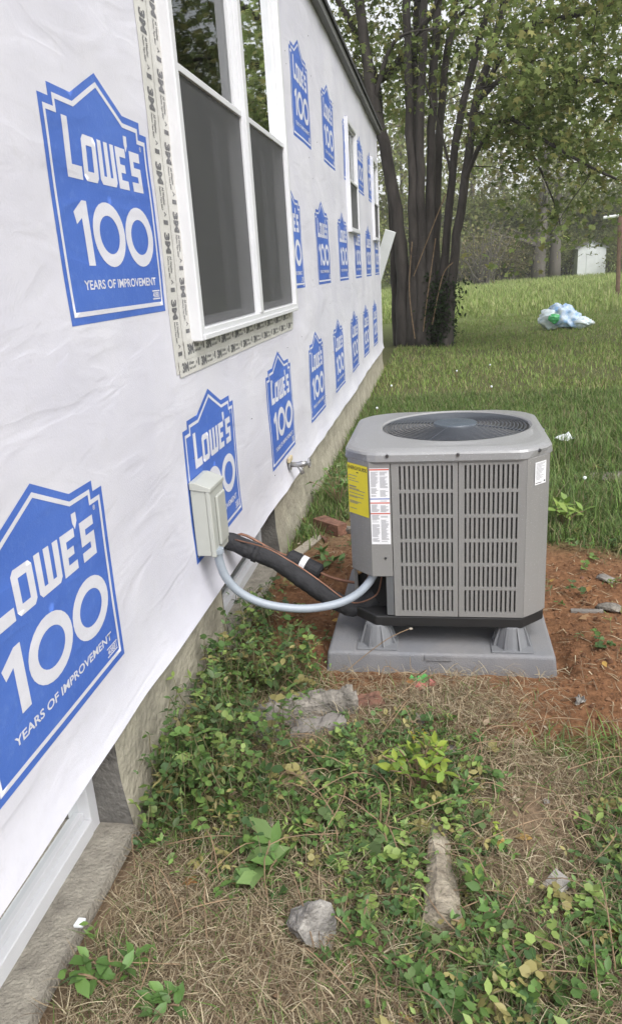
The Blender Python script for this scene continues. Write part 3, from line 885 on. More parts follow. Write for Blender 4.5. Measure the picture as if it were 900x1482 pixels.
dp = [AT(431, 812, 2.90), AT(448, 821, 2.89), AT(462, 828, 2.88)]
dr = thing('filter_drier_line', tuple(dp[1]), 'black cylindrical filter with white band on a thin copper pipe', 'pipe')
ax = (dp[2] - dp[0]) / np.linalg.norm(dp[2] - dp[0])
body = MB().tube([dp[0] - ax * .05, dp[0] - ax * .04, dp[0], dp[2], dp[2] + ax * .008], [.02, .034, .036, .036, .026], 16).build('filter_body', 'foam', dr, smooth=False)
MB().tube([dp[0] + ax * .016, dp[0] + ax * .042], .0368, 20, caps=False).build('white_band', 'white', body, smooth=True)
MB().tube(smooth_path([dp[2] + ax * .002, AT(480, 836, 2.86), AT(505, 842, 2.83), AT(524, 843, 2.80), AT(530, 838, 2.79), AT(528, 822, 2.79), AT(524, 815, 2.80)], 5), .0065, 8).build('copper_pipe', 'copper', dr, smooth=True)
MB().tube(smooth_path([dp[0] - ax * .045, dp[0] - ax * .12 + np.array([0, 0, -.01]), dp[0] - ax * .26 + np.array([-.02, 0, -.0]), np.array([WX + .0, 2.92, dp[0][2] + .05])], 5), .0065, 8).build('copper_pipe', 'copper', dr, smooth=True)

fy, fz = 4.19, .425
tapo = thing('garden_tap', (WX + .02, fy, fz), 'small weathered metal garden tap sticking out of the wrap near its hem', 'tap')
fx = WX + .012
MB().tube([(fx, fy, fz), (fx + .008, fy, fz)], .032, 16).build('flange', 'zinc', tapo)
MB().tube([(fx, fy, fz), (fx + .05, fy, fz), (fx + .075, fy, fz + .004), (fx + .10, fy, fz + .008)], [.015, .016, .02, .015], 12).build('tap_body', 'zinc', tapo, smooth=True)
MB().tube([(fx + .05, fy, fz), (fx + .066, fy, fz - .03), (fx + .075, fy, fz - .055)], [.014, .012, .015], 12).build('spout', 'zinc', tapo, smooth=True)
hw = MB(); hw.tube([(fx + .118 , fy + .026 * math.cos(a), fz + .011 + .026 * math.sin(a)) for a in np.linspace(0, 6.283, 14)[:-1]], .006, 6, closed=True)
hw.tube([(fx + .10, fy, fz + .008), (fx + .125, fy, fz + .011)], .009, 8); hw.box(fx + .115, fx + .121, fy - .026, fy + .026, fz + .006, fz + .016)
hw.build('handle', 'zinc', tapo)
MB().prism([(fy - .04, fz + .018), (fy + .05, fz + .018), (fy + .05, fz + .05), (fy - .04, fz + .05)], lambda u, v, w: (w, u, v), fx - .005, fx + .012).build('sealant', 'foamtan', tapo, bevel=.006)

# ------------------------------------------------------------------ pad, risers, condenser
PX0, PX1, PY0, PY1, PT = -.462, .424, 2.583, 3.47, .072
pad = MB()
oct_ = lambda e: [(PX0 + e, PY0 + e), (PX1 - e, PY0 + e), (PX1 - e, PY1 - e), (PX0 + e, PY1 - e)]
rings = [(oct_(0), -.03), (oct_(.006), PT), ]
pad.add([(x, y, -.03) for x, y in oct_(0)] + [(x, y, PT) for x, y in oct_(.01)], [(3, 2, 1, 0), (4, 5, 6, 7), (0, 1, 5, 4), (1, 2, 6, 5), (2, 3, 7, 6), (3, 0, 4, 7)])
padr = thing('equipment_pad', (0, 3.0, 0), 'square grey plastic equipment pad on the soil under the condenser', 'pad')
pad.build('pad_body', 'padmat', padr, bevel=.012, seg=3)
MB().prism([(-.072, .047), (.028, .047), (.028, .066), (-.072, .066)], lambda u, v, w: (u, w, v), PY0 + .0015, PY0 + .012).build('embossed_plate', 'padmat', padr)

UX0, UX1, UY0, UY1 = -.355, .385, 2.645, 3.385
CH = .088
UC = ((UX0 + UX1) / 2, (UY0 + UY1) / 2)
RZ = .163


def make_riser(cx_, cy_, label):
    t = thing('riser_foot', (cx_, cy_, PT), label, 'riser', 'risers under the condenser')
    b = .079
    MB().box(cx_ - b, cx_ + b, cy_ - b, cy_ + b, PT, PT + .007).build('base_plate', 'riser', t, bevel=.002)
    c = MB(); n = 20
    prof = [(PT + .006, .066), (PT + .03, .061), (RZ - .006, .047), (RZ, .044)]
    vs = [(cx_ + r * math.cos(2 * math.pi * i / n), cy_ + r * math.sin(2 * math.pi * i / n), z) for z, r in prof for i in range(n)]
    c.add(vs, [(j * n + i, j * n + (i + 1) % n, (j + 1) * n + (i + 1) % n, (j + 1) * n + i) for j in range(3) for i in range(n)] + [tuple(3 * n + i for i in range(n))])
    c.build('cone', 'riser', t)
    for i in range(8):
        a = 2 * math.pi * (i + .5) / 8; ca, sa = math.cos(a), math.sin(a)
        rb = MB(); w = .0035
        pts = [(.078, PT + .007), (.05, PT + .007), (.04, RZ - .002), (.049, RZ - .002)]
        rb.prism(pts, lambda u, v, w_: (cx_ + u * ca - w_ * sa, cy_ + u * sa + w_ * ca, v), -w, w)
        rb.build('rib', 'riser', t)


make_riser(-.259, 2.69, 'ribbed grey riser foot under the condenser corner beside the conduit')
make_riser(.259, 2.69, 'ribbed grey riser foot under the condenser corner with small white nameplate')
make_riser(-.259, 3.34, 'ribbed grey riser foot in shade under the rear of the condenser, on the house side')
make_riser(.259, 3.34, 'ribbed grey riser foot in shade under the rear of the condenser, on the lawn side')

ac = thing('air_conditioner_condenser', (UC[0], UC[1], RZ), 'grey louvred outdoor air conditioner condenser with round fan guard on top', 'air conditioner')


def oct8(e=0.0, ch=None):
    c = CH if ch is None else ch
    a, b, d, f = UX0 - e, UX1 + e, UY0 - e, UY1 + e
    return [(a + c, d), (b - c, d), (b, d + c), (b, f - c), (b - c, f), (a + c, f), (a, f - c), (a, d + c)]


Z0, Z1, ZC = .203, .826, .868
MB().prism(oct8(-.004), lambda u, v, w: (u, v, w), RZ - .004, Z0).build('base_pan', 'black', ac, bevel=.006)
o8 = oct8(-.022)
MB().prism([(-.165, UY0 + .022), o8[1], o8[2], o8[3], o8[4], o8[5], o8[6], (UX0 + .03, UY0 + .2), (-.165, UY0 + .2)], lambda u, v, w: (u, v, w), Z0 - .004, Z1 - .002).build('coil', 'coil', ac)


def louvre(p, qd, z0, z1, nslot, margin_l, margin_r, name='louvre_panel', rows=6):
    """sheet panel between plan points p and q with slots; outward normal to the right of p->q"""
    p = np.array(p); qd = np.array(qd); t = qd - p; Ln = np.linalg.norm(t); t /= Ln; nrm = np.array([t[1], -t[0]])
    fn = lambda u, v, w: (*(p + t * u - nrm * w), v)
    fr = MB(); d = .014
    zt, zbm = z1 - .018, z0 + .022
    fr.prism(rect(.0015, z0, margin_l, z1), fn, 0, d); fr.prism(rect(Ln - margin_r, z0, Ln - .0015, z1), fn, 0, d)
    fr.prism(rect(margin_l, zt, Ln - margin_r, z1), fn, 0, d); fr.prism(rect(margin_l, z0, Ln - margin_r, zbm), fn, 0, d)
    pan = fr.build(name, 'steel', ac)
    hrow = (zt - zbm) / rows
    for k in range(1, rows):
        MB().prism(rect(margin_l, zbm + k * hrow - .0065, Ln - margin_r, zbm + k * hrow + .0065), fn, -.0004, d * .8).build('rail', 'steel', pan)
    u0, u1 = margin_l, Ln - margin_r
    w0 = (u1 - u0) / (nslot * .82 + (nslot - 1) * 1.18); w = w0 * 1.18; sl_ = w0 * .82
    base = None
    for k in range(nslot - 1):
        u = u0 + sl_ + (w + sl_) * k
        c = (p + t * (u + w / 2))
        if base is None:
            base = MB().prism([(u, -.0), (u + w, -.0), (u + w * 1.25, d * 1.3), (u + w * .55, d * 1.3)], lambda a, b_, zq: (*(p + t * a - nrm * b_), zq), zbm, zt).build('slat', 'steel', pan)
            c_0 = c
        else:
            o = base.copy(); COL.objects.link(o); o.parent = pan
            o.location = (c[0] - c_0[0], c[1] - c_0[1], 0)
    return pan


fl = (UX0 + CH, UY0); seam1 = (-.187, UY0); seam2 = (.0565, UY0); frr = (UX1 - CH, UY0)
louvre(seam1, seam2, Z0 + .004, Z1, 12, .030, .020)
louvre(seam2, frr, Z0 + .004, Z1, 12, .022, .030)
louvre((UX1, UY0 + CH), (UX1, UC[1]), Z0 + .004, Z1, 12, .026, .022)
louvre((UX1, UC[1]), (UX1, UY1 - CH), Z0 + .004, Z1, 12, .022, .026)
louvre((UX0, UC[1]), (UX0, UY0 + CH + .04), Z0 + .004, Z1, 12, .022, .026)
louvre((UX0, UY1 - CH), (UX0, UC[1]), Z0 + .004, Z1, 12, .022, .022)
louvre((UX1 - CH, UY1), (UX0 + CH, UY1), Z0 + .004, Z1, 22, .026, .026)


def sheet(pts, z0, z1, name, mat='steel', d=.012, par=ac):
    """folded sheet following plan points (outside to the right of travel)"""
    P = [np.array(p, float) for p in pts]; n = len(P)
    ins = []
    for i in range(n):
        a = P[max(i - 1, 0)]; b = P[min(i + 1, n - 1)]; t = (b - a) / np.linalg.norm(b - a); ins.append(P[i] - np.array([t[1], -t[0]]) * d)
    vs = [(*p_, z) for z in (z0, z1) for p_ in P + ins]; k = 2 * n
    ring = list(range(n)) + list(range(2 * n - 1, n - 1, -1))
    fs = [tuple(ring)[::-1], tuple(i + k for i in ring)] + [(ring[i], ring[(i + 1) % k], ring[(i + 1) % k] + k, ring[i] + k) for i in range(k)]
    return MB().add(vs, fs).build(name, mat, par, bevel=.002)


SZ = .372
def arc(p, q2, bulge=.010, k=5):
    p, q2 = np.array(p, float), np.array(q2, float); t = q2 - p; nr = np.array([t[1], -t[0]]) / np.linalg.norm(t)
    return [tuple(p + t * i / k + nr * bulge * 4 * (i / k) * (1 - i / k)) for i in range(k + 1)]


sheet([(UX0, UY0 + CH + .04)] + arc((UX0, UY0 + CH), fl, .004) + [(seam1[0] - .0015, UY0)], SZ, Z1, 'service_panel')
sheet(arc(frr, (UX1, UY0 + CH), .004), Z0 + .004, Z1, 'corner_panel')
sheet([(UX1, UY1 - CH), (UX1 - CH, UY1)], Z0 + .004, Z1, 'corner_panel')
sheet([(UX0 + CH, UY1), (UX0, UY1 - CH)], Z0 + .004, Z1, 'corner_panel')
sheet([(seam1[0] - .03, UY0 + .006), (seam1[0] - .0015, UY0 + .002)], Z0 + .004, SZ - .001, 'side_strip', 'steeldark')
# valve bay below the service panel
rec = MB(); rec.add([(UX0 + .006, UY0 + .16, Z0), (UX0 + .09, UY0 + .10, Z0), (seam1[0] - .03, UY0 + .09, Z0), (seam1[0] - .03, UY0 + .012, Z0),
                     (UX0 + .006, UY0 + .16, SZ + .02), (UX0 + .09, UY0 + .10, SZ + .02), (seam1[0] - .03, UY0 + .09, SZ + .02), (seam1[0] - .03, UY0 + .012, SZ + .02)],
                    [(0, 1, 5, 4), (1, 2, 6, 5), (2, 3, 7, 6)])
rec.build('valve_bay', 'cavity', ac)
for (px_, py_, s_) in ((523, 826, 1.0), (531, 845, .8)):
    c = AT(px_, py_, 2.735)
    MB().tube([c + np.array([-.014, -.006, -.004]) * s_, c + np.array([.014, .01, .006]) * s_], .011 * s_, 8).tube([c, c + np.array([0, -.012, .026]) * s_], .008 * s_, 6).build('service_valve', 'brass', ac)
MB().tube(smooth_path([AT(520, 815, 2.74), AT(528, 822, 2.735), AT(533, 834, 2.73), AT(528, 842, 2.735)], 4), .004, 6).build('valve_wire', 'copper', ac)

# cap with fan opening
FC, FR = np.array([.052, 3.015]), .292
cap = MB(); n = 96
ang = np.linspace(0, 2 * np.pi, n, endpoint=False)


def oct_r(e, ch):
    """octagon edge point in each direction from the fan centre"""
    P = [np.array(p) for p in oct8(e, ch)]; out = []
    for a in ang:
        d = np.array([math.cos(a), math.sin(a)]); best = 9
        for i in range(8):
            p, q2 = P[i], P[(i + 1) % 8]; ed = q2 - p
            mt = np.array([d, -ed]).T
            if abs(np.linalg.det(mt)) < 1e-9: continue
            s_, u_ = np.linalg.solve(mt, p - FC)
            if s_ > 0 and -1e-6 <= u_ <= 1 + 1e-6: best = min(best, s_)
        out.append(FC + d * best)
    return out


def rel(p): return [tuple(x) for x in p]


def rnd(e, r):
    """rounded square edge point in each direction"""
    out = []
    hx, hy = (UX1 - UX0) / 2 + e, (UY1 - UY0) / 2 + e
    for a in ang:
        d = np.array([math.cos(a), math.sin(a)]); lo, hi = 0., 1.
        for _ in range(30):
            m_ = (lo + hi) / 2; q_ = FC + d * m_ - np.array(UC)
            dx, dy = abs(q_[0]) - (hx - r), abs(q_[1]) - (hy - r)
            sdf = math.hypot(max(dx, 0), max(dy, 0)) + min(max(dx, dy), 0) - r
            if sdf < 0: lo = m_
            else: hi = m_
        out.append(FC + d * lo)
    return out


mixp = lambda A, B, t: [a * (1 - t) + b * t for a, b in zip(A, B)]
lay = [(oct_r(.004, .10), Z1 - .006), (oct_r(.010, .104), Z1 + .002), (mixp(oct_r(.010, .104), rnd(.010, .15), .5), ZC - .016), (mixp(oct_r(.006, .104), rnd(.006, .15), .7), ZC - .008), (rnd(-.004, .16), ZC - .002), (rnd(-.02, .17), ZC + .003), (rnd(-.045, .19), ZC + .006)]
circ = lambda r: [FC + r * np.array([math.cos(a), math.sin(a)]) for a in ang]
lay += [([np.where(np.linalg.norm(c_ - FC) + .0 > 0, c_, c_) for c_ in circ(FR + .018)], ZC + .012), (circ(FR + .006), ZC + .013), (circ(FR), ZC + .008), (circ(FR), ZC - .07)]
vs = [(p[0], p[1], z) for P, z in lay for p in P]
cap.add(vs, [(j * n + i, j * n + (i + 1) % n, (j + 1) * n + (i + 1) % n, (j + 1) * n + i) for j in range(len(lay) - 1) for i in range(n)])
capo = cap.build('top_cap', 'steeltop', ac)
for p_, nr in ((np.array([UX0 + CH + .07, UY0 - .010]), 0), (np.array([.055, UY0 - .010]), 0), (np.array([UX1 - .045, UY0 + .036 - .004]), 1), (np.array([UX1 + .010, UC[1]]), 2)):
    d = [np.array([0, -1]), np.array([.7, -.7]), np.array([1, 0])][nr]
    MB().tube([(*(p_ - d * .002), .849), (*(p_ + d * .004), .849)], [.0075, .006], 8).build('screw', 'screw', capo)
pp = np.array([-.215, UY0])
MB().tube([(*pp, .448), (pp[0], pp[1] - .003, .448)], .005, 8).build('screw', 'screw', ac)

gz_ = ZC + .004
g = MB()
for k in range(15):
    r = .085 + (FR - .088) * k / 14
    g.tube([(FC[0] + r * math.cos(a), FC[1] + r * math.sin(a), gz_ + .016 * (1 - (r / FR) ** 2)) for a in np.linspace(0, 2 * np.pi, 48, endpoint=False)], .0022, 5, closed=True)
guard = g.build('fan_guard', 'wire', ac)
for k in range(4):
    a = math.pi / 4 + .4 + k * math.pi / 2
    pts = []
    for s_ in np.linspace(.05, FR + .012, 8):
        pts.append((FC[0] + s_ * math.cos(a), FC[1] + s_ * math.sin(a), gz_ - .003 + .016 * (1 - (s_ / FR) ** 2)))
    MB().tube(pts, .0035, 6).build('spoke', 'wire', guard)
hp = [(0.088, gz_ + .012), (.084, gz_ + .019), (.05, gz_ + .023), (.0, gz_ + .0235)]
hb = MB(); vs = []
for r, z in hp[:-1]: vs += [(FC[0] + r * math.cos(a), FC[1] + r * math.sin(a), z) for a in ang]
hb.add(vs, [(j * n + i, j * n + (i + 1) % n, (j + 1) * n + (i + 1) % n, (j + 1) * n + i) for j in range(2) for i in range(n)] + [tuple(2 * n + i for i in range(n))])
hb.build('hub_disc', 'hub', guard)
fan = MB()
for k in range(3):
    a0 = k * 2 * math.pi / 3 + .3
    V = []
    for s_ in np.linspace(.05, .27, 6):
        for t_ in np.linspace(-.55, .55, 5):
            aa = a0 + t_ * (.9 - .5 * (s_ - .05) / .22) + s_
            V.append((FC[0] + s_ * math.cos(aa), FC[1] + s_ * math.sin(aa), ZC - .075 + t_ * .05))
    fan.add(V, [(i * 5 + j, (i + 1) * 5 + j, (i + 1) * 5 + j + 1, i * 5 + j + 1) for i in range(5) for j in range(4)])
fan.build('fan_blades', 'blade', ac)
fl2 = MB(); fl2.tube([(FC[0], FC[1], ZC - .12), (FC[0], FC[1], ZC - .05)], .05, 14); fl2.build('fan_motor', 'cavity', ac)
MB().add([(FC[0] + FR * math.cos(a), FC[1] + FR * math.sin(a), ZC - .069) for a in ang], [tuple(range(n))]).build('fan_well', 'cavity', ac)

# labels on the condenser
LT = {}


def words(n_, s):
    r = random.Random(s); return ' '.join(''.join(r.choice('aeinorstlcmu') for _ in range(r.randint(3, 8))) for _ in range(n_))


def label_plate(name, p, qd, u0, u1, z0, z1, base, lines, par=ac):
    """lines: (kind, v0, v1, uA, uB, matidx) in 0..1 of the label"""
    p = np.array(p); qd = np.array(qd); t = (qd - p) / np.linalg.norm(qd - p); nr = np.array([t[1], -t[0]])
    f3 = lambda u, v, w: (*(p + t * (u0 + u * (u1 - u0)) + nr * w), z0 + v * (z1 - z0))
    mb = MB()
    mb.add([f3(u, v, .0058 if name != 'warning_label' else .0016) for u, v in rect(0, 0, 1, 1)], [(0, 1, 2, 3)], 0)
    for kind, v0, v1, a, b, mi in lines:
        if kind == 'bar': mb.add([f3(u, v, .0064 if name != 'warning_label' else .0022) for u, v in rect(a, v0, b, v1)], [(0, 1, 2, 3)], mi)
        else:
            V, Fc = fit_text(kind, a, v0, b, v1, .015)
            mb.add([f3(u, v, .0066 if name != 'warning_label' else .0024) for u, v in V], Fc, mi)
    return mb.build(name, [base, 'inkblack', 'inkgrey', 'inkred', 'inkblue'], par)


chl = math.hypot(CH, CH)
yl = [('ENERGYGUIDE', .885, .955, .04, .97, 1), ('bar', .83, .85, .45, .55, 1)]
r_ = random.Random(4)
for v in (.76, .70, .655, .55, .535, .50, .48, .41, .35, .33, .25, .23, .21, .1):
    yl.append(('bar', v, v + .012, .05, .05 + r_.uniform(.3, .85), 2))
label_plate('energy_label', (UX0, UY0 + CH), fl, .006, chl - .001, .610, .808, 'yellow', yl)
wl = [('bar', .975, .992, .0, 1, 3), ('bar', .60, .612, 0, 1, 4), ('bar', .545, .56, 0, 1, 3), ('bar', .405, .42, 0, 1, 3)]
v = .95
while v > .03:
    if not any(abs(v - c_) < .02 for c_ in (.606, .552, .412)):
        for a, b in ((.06, .46), (.52, .94)):
            if r_.random() < .9: wl.append(('bar', v, v + .005, a, a + (b - a) * r_.uniform(.6, 1), 2))
    v -= .0125
label_plate('warning_label', fl, seam1, .002, .074, .505, .802, 'white', wl)
nl = [('bar', .93, .945, .05, .95, 2), ('bar', .06, .09, .05, .6, 1), ('bar', .07, .14, .8, .93, 1)]
v = .88
while v > .2:
    nl.append(('bar', v, v + .018, .08, r_.uniform(.4, .92), 2)); v -= .055
label_plate('nameplate', frr, (UX1, UY0 + CH), .036, .096, .722, .806, 'white', nl)

# ------------------------------------------------------------------ trees
def limb(mb, p0, p1, r0, r1, n=7, wob=.06, sag=0.0, k=6):
    p0, p1 = np.array(p0, float), np.array(p1, float); L_ = np.linalg.norm(p1 - p0); pts = []; rs = []
    off = rng.normal(0, wob * L_, 3)
    for i in range(k + 1):
        t = i / k
        p = p0 + (p1 - p0) * t + off * math.sin(math.pi * t) * .5 + rng.normal(0, wob * L_ * .12, 3) * (0 < i < k) + np.array([0, 0, sag * L_ * math.sin(math.pi * t)])
        pts.append(p); rs.append(r0 + (r1 - r0) * t)
    mb.tube(pts, rs, n); return pts


def leaf_cloud(centres, per, spread, size, cols, shape=LEAF_MAPLE, tilt=.7, jit=.25):
    N = len(centres) * per
    c = np.repeat(np.array(centres), per, 0)
    pos = c + rng.normal(0, 1, (N, 3)) * np.array(spread)
    rot = rotmats(N, rng.normal(-.35, tilt, N), None, rng.normal(0, .6, N))
    cc_ = np.array(cols)[rng.integers(0, len(cols), N)]
    clump = np.repeat(rng.uniform(.75, 1.25, len(centres)), per)[:, None]
    cc_ = cc_ * clump * rng.uniform(1 - jit, 1 + jit, (N, 1))
    return scatter(*shape, pos, rot, rng.uniform(.6, 1.25, N) * size, cc_)


# many-stemmed maple beyond the corner
mt = thing('maple_tree', (-.45, 15.2, 0), 'large dark tree with many stems from one base beyond the house corner', 'tree')
STEMS = [
    ([(588, 500, 15.2), (584, 420, 15.2), (576, 330, 15.2), (560, 230, 15.2), (541, 150, 15.2), (528, 70, 15.2), (515, -40, 15.1), (500, -200, 15)], .22, .11),
    ([(580, 498, 15.7), (572, 400, 15.7), (566, 300, 15.8), (556, 220, 15.9), (548, 120, 16)], .13, .07),
    ([(600, 502, 15.0), (598, 400, 15.0), (597, 300, 15.0), (592, 160, 15.1), (589, 60, 15.1), (586, -90, 15.2)], .16, .09),
    ([(612, 503, 14.9), (610, 400, 14.95), (608, 280, 15), (608, 160, 15), (612, 60, 15), (617, -90, 15)], .15, .09),
    ([(622, 502, 15.1), (621, 380, 15.1), (622, 250, 15.2), (626, 120, 15.3), (634, 0, 15.3), (640, -90, 15.4)], .15, .09),
    ([(630, 500, 15.5), (630, 380, 15.5), (634, 250, 15.6), (641, 130, 15.6), (655, 30, 15.7), (668, -60, 15.8)], .14, .08),
    ([(636, 498, 15.1), (641, 400, 15.1), (654, 260, 15.1), (668, 160, 15.0), (690, 70, 15.0), (715, -20, 14.9), (750, -120, 14.8)], .13, .07),
    ([(643, 496, 14.8), (650, 440, 14.8), (662, 340, 14.8), (676, 230, 14.8), (690, 140, 14.7), (708, 80, 14.7), (730, 0, 14.6), (760, -120, 14.5)], .145, .08),
    ([(606, 502, 15.6), (606, 380, 15.6), (604, 250, 15.7), (600, 120, 15.8), (604, 0, 15.8)], .13, .08),
]
tips = []
for pts, r0, r1 in STEMS:
    P = [AT(a, b, c) for a, b, c in pts]; P[0][2] = -.05
    S = smooth_path(P, 4)
    R_ = [(r0 + (r1 - r0) * (i / (len(S) - 1)) ** .7) * .69 + (.07 * (1 - i / 5) if i < 5 else 0) for i in range(len(S))]
    S = [s_ + rng.normal(0, .012, 3) * (0 < i) for i, s_ in enumerate(S)]
    MB().tube(S, R_, 12).build('stem', 'bark', mt, smooth=True)
    tips.append(S[-1])
br = MB()
bcent = []


def branch(pl, r0, r1, leaves=True):
    P = smooth_path([AT(*p) for p in pl], 5)
    br.tube(P, [r0 + (r1 - r0) * i / (len(P) - 1) for i in range(len(P))], 6)
    if leaves:
        for i, p in enumerate(P):
            if i > len(P) * .25:
                for _ in range(2): bcent.append(p + rng.normal(0, 1, 3) * np.array([.35, .4, .22]))
    for i in range(2, len(P), 2):       # twigs
        e = P[i] + rng.normal(0, 1, 3) * np.array([.5, .5, .35]) + np.array([.25, 0, -.15])
        br.tube([P[i], (P[i] + e) / 2 + np.array([0, 0, .05]), e], [r1 * .7, r1 * .5, r1 * .25], 4); bcent.append(e)


branch([(690, 150, 14.7), (720, 118, 14.2), (760, 105, 13.8), (820, 112, 13.4), (900, 122, 13), (960, 130, 12.7)], .055, .02)
branch([(672, 262, 14.8), (700, 200, 14.4), (735, 172, 14), (790, 205, 13.6), (860, 245, 13.2), (920, 270, 13)], .045, .014)
branch([(676, 165, 14.8), (720, 170, 14.6), (765, 215, 14.3), (800, 290, 14.1), (812, 335, 14.0)], .032, .008)
branch([(690, 150, 14.7), (740, 60, 14.2), (800, 30, 13.5), (880, 10, 12.8), (960, -30, 12)], .05, .02)
branch([(541, 150, 15.2), (560, 80, 15), (585, 50, 14.8), (640, 40, 14.5)], .05, .015)
branch([(541, 150, 15.2), (520, 110, 15.4), (490, 60, 15.6), (450, 20, 15.8)], .05, .015)
branch([(654, 260, 15.1), (640, 200, 14.9), (618, 130, 14.7), (600, 90, 14.5)], .03, .01)
branch([(730, 0, 14.6), (800, -80, 13.6), (880, -120, 12.6), (1000, -160, 11)], .06, .02)
branch([(640, 400, 14.9), (655, 370, 14.6), (664, 340, 14.5)], .012, .004, False)
branch([(590, 420, 14.9), (596, 380, 14.5), (590, 345, 14.4)], .012, .004, False)
for t_ in tips:
    for _ in range(5):
        e = t_ + np.array([rng.uniform(-3, 3.4), rng.uniform(-3, 3), rng.uniform(.6, 3.6)])
        P = limb(br, t_, e, .06, .02, 6)
        for p in P[2:]:
            for _ in range(3):
                c_ = p + rng.normal(0, .6, 3)
                if not (c_[1] < 15 and -2.2 < c_[0] < 1.0 and c_[2] < 7.4): bcent.append(c_)
for _ in range(150):      # outer crown
    u = rng.normal(0, 1, 3); u /= np.linalg.norm(u)
    p = np.array([.9, 14.9, 8.4]) + u * np.array([5.6, 4.6, 3.9]) * rng.uniform(.55, 1) ** .5
    if p[2] < 4.6 + .35 * abs(p[0] - 1.2) * (p[0] < 1): continue
    if p[1] < 15 and -2.2 < p[0] < 1.0 and p[2] < 7.6: continue
    bcent.append(p)
for _ in range(150):       # hanging sprays on the open side
    px_, py_ = rng.uniform(690, 960), rng.uniform(-60, 330)
    if py_ > 60 + (px_ - 690) * 1.15 and rng.random() < .65: continue
    bcent.append(AT(px_, py_, rng.uniform(11.8, 15.5)))
for _ in range(30):
    bcent.append(AT(rng.uniform(500, 700), rng.uniform(-30, 170), rng.uniform(15.6, 18.5)))
br.build('branches', 'bark', mt, smooth=True)
keepc = []
for c_ in bcent:      # the stems stand in the open: few leaf sprays hang in front of them
    v_ = RC.T @ (np.array(c_) - np.array([0, 0, EYE])); u_, w_ = PCX + FPX * v_[0] / v_[2], PCY + FPX * v_[1] / v_[2]
    if c_[1] < 15.4 and 495 < u_ < 705 and -60 < w_ < 430 and rng.random() < .72: continue
    if 700 < u_ < 960 and w_ > 230 and rng.random() < .5: continue
    keepc.append(c_)
GREENS = [(.205, .265, .085), (.24, .30, .10), (.165, .22, .07), (.285, .335, .12), (.34, .33, .125)]
V, F, C = leaf_cloud(keepc, 27, (.27, .27, .14), .118, GREENS)
raw_mesh('crown', V, F, 'leaf', C, mt)
# ivy at the foot
ic = []
for _ in range(60):
    px_, py_ = rng.normal(640, 9), rng.uniform(405, 500)
    ic.append(AT(px_ - (py_ - 405) * .05, py_, 14.72 + rng.uniform(-.1, .1)))
V, F, C = leaf_cloud(ic, 16, (.13, .09, .1), .085, [(.03, .055, .02), (.045, .075, .025), (.025, .045, .018)], LEAF_OVAL)
raw_mesh('ivy', V, F, 'leaf', C, mt)
vine = MB()
for a, b, c in [((612, 480), (618, 430), (630, 345)), ((625, 470), (640, 400), (655, 380)), ((600, 490), (592, 420), (596, 350)), ((598, 400), (625, 330), (645, 280))]:
    vine.tube(smooth_path([AT(*a, 14.6), AT(*b, 14.55), AT(*c, 14.6)], 5), .010, 5)
vine.build('vine', 'twig', mt)


def far_tree(x, y, h, cw, cols, label, name='woodland_tree', trunk_r=.18, n=95, per=38, leaf=.21, low=.22, group=None, stems=1, lean=0, mat='barkfar'):
    t = thing(name, (x, y, 0), label, 'tree', group)
    tr = MB(); cents = []
    for s_ in range(stems):
        bx_ = x + rng.normal(0, .3) * (stems > 1); by_ = y + rng.normal(0, .3) * (stems > 1)
        top = np.array([bx_ + lean + rng.normal(0, .5), by_ + rng.normal(0, .4), h * rng.uniform(.78, .95)])
        P = limb(tr, (bx_, by_, -.2), top, trunk_r, trunk_r * .25, 8, .02, k=8)
        for k in range(9):
            i = rng.integers(2, 8); a = rng.uniform(0, 6.28); L_ = cw * rng.uniform(.5, 1)
            e = P[i] + np.array([math.cos(a) * L_, math.sin(a) * L_, rng.uniform(.2, .5) * L_ + .3])
            Q = limb(tr, P[i], e, trunk_r * .38, trunk_r * .08, 5, .08, k=4)
            cents += Q[2:]
    tr.build('trunk', mat, t, smooth=True)
    for _ in range(n):
        zt = rng.uniform(low, 1.0); rad = cw * math.sin(math.pi * min(1, .12 + .86 * (1 - zt) + .1)) ** .6
        a = rng.uniform(0, 6.28); rr_ = rad * math.sqrt(rng.uniform(.08, 1))
        cents.append(np.array([x + lean * zt + rr_ * math.cos(a), y + rr_ * math.sin(a), h * zt]))
    V, F, C = leaf_cloud(cents, per, (cw * .15, cw * .15, cw * .12), leaf, cols, LEAF_DIAMOND)
    raw_mesh('crown', V, F, 'leaf', C, t)
    return t


GR = [(.235, .275, .105), (.275, .31, .12), (.19, .225, .085), (.32, .32, .135)]
BR = [(.24, .215, .11), (.20, .20, .10), (.28, .235, .13), (.195, .205, .085)]
YE = [(.32, .28, .14), (.27, .26, .13), (.22, .22, .11)]
FT = [(-6.5, 58, 17, 4.2, GR, 'tall green woodland tree seen past the house corner'),
      (-3.2, 63, 19, 4.0, BR, 'tall thin brownish woodland tree behind the many stemmed tree'),
      (-.5, 57, 16, 3.6, GR, 'green woodland tree directly behind the many stemmed tree'),
      (2.2, 62, 18, 3.8, BR, 'brownish woodland tree rising above the bare thicket'),
      (5.2, 66, 20, 4.0, YE, 'tall yellowing woodland tree rising between bare thicket and twin trunks'),
      (10.0, 70, 20, 4.2, BR, 'tall brownish tree rising behind the white shed'),
      (13.6, 64, 18, 4.4, GR, 'green woodland tree beside the white shed'),
      (18, 60, 17, 4.6, YE, 'yellowing woodland tree well beyond the rusty pole'),
      (23, 57, 16, 4.6, GR, 'green tree at the open end of the wood'),
      (-11, 62, 18, 5, BR, 'brownish woodland tree hidden behind the house'),]
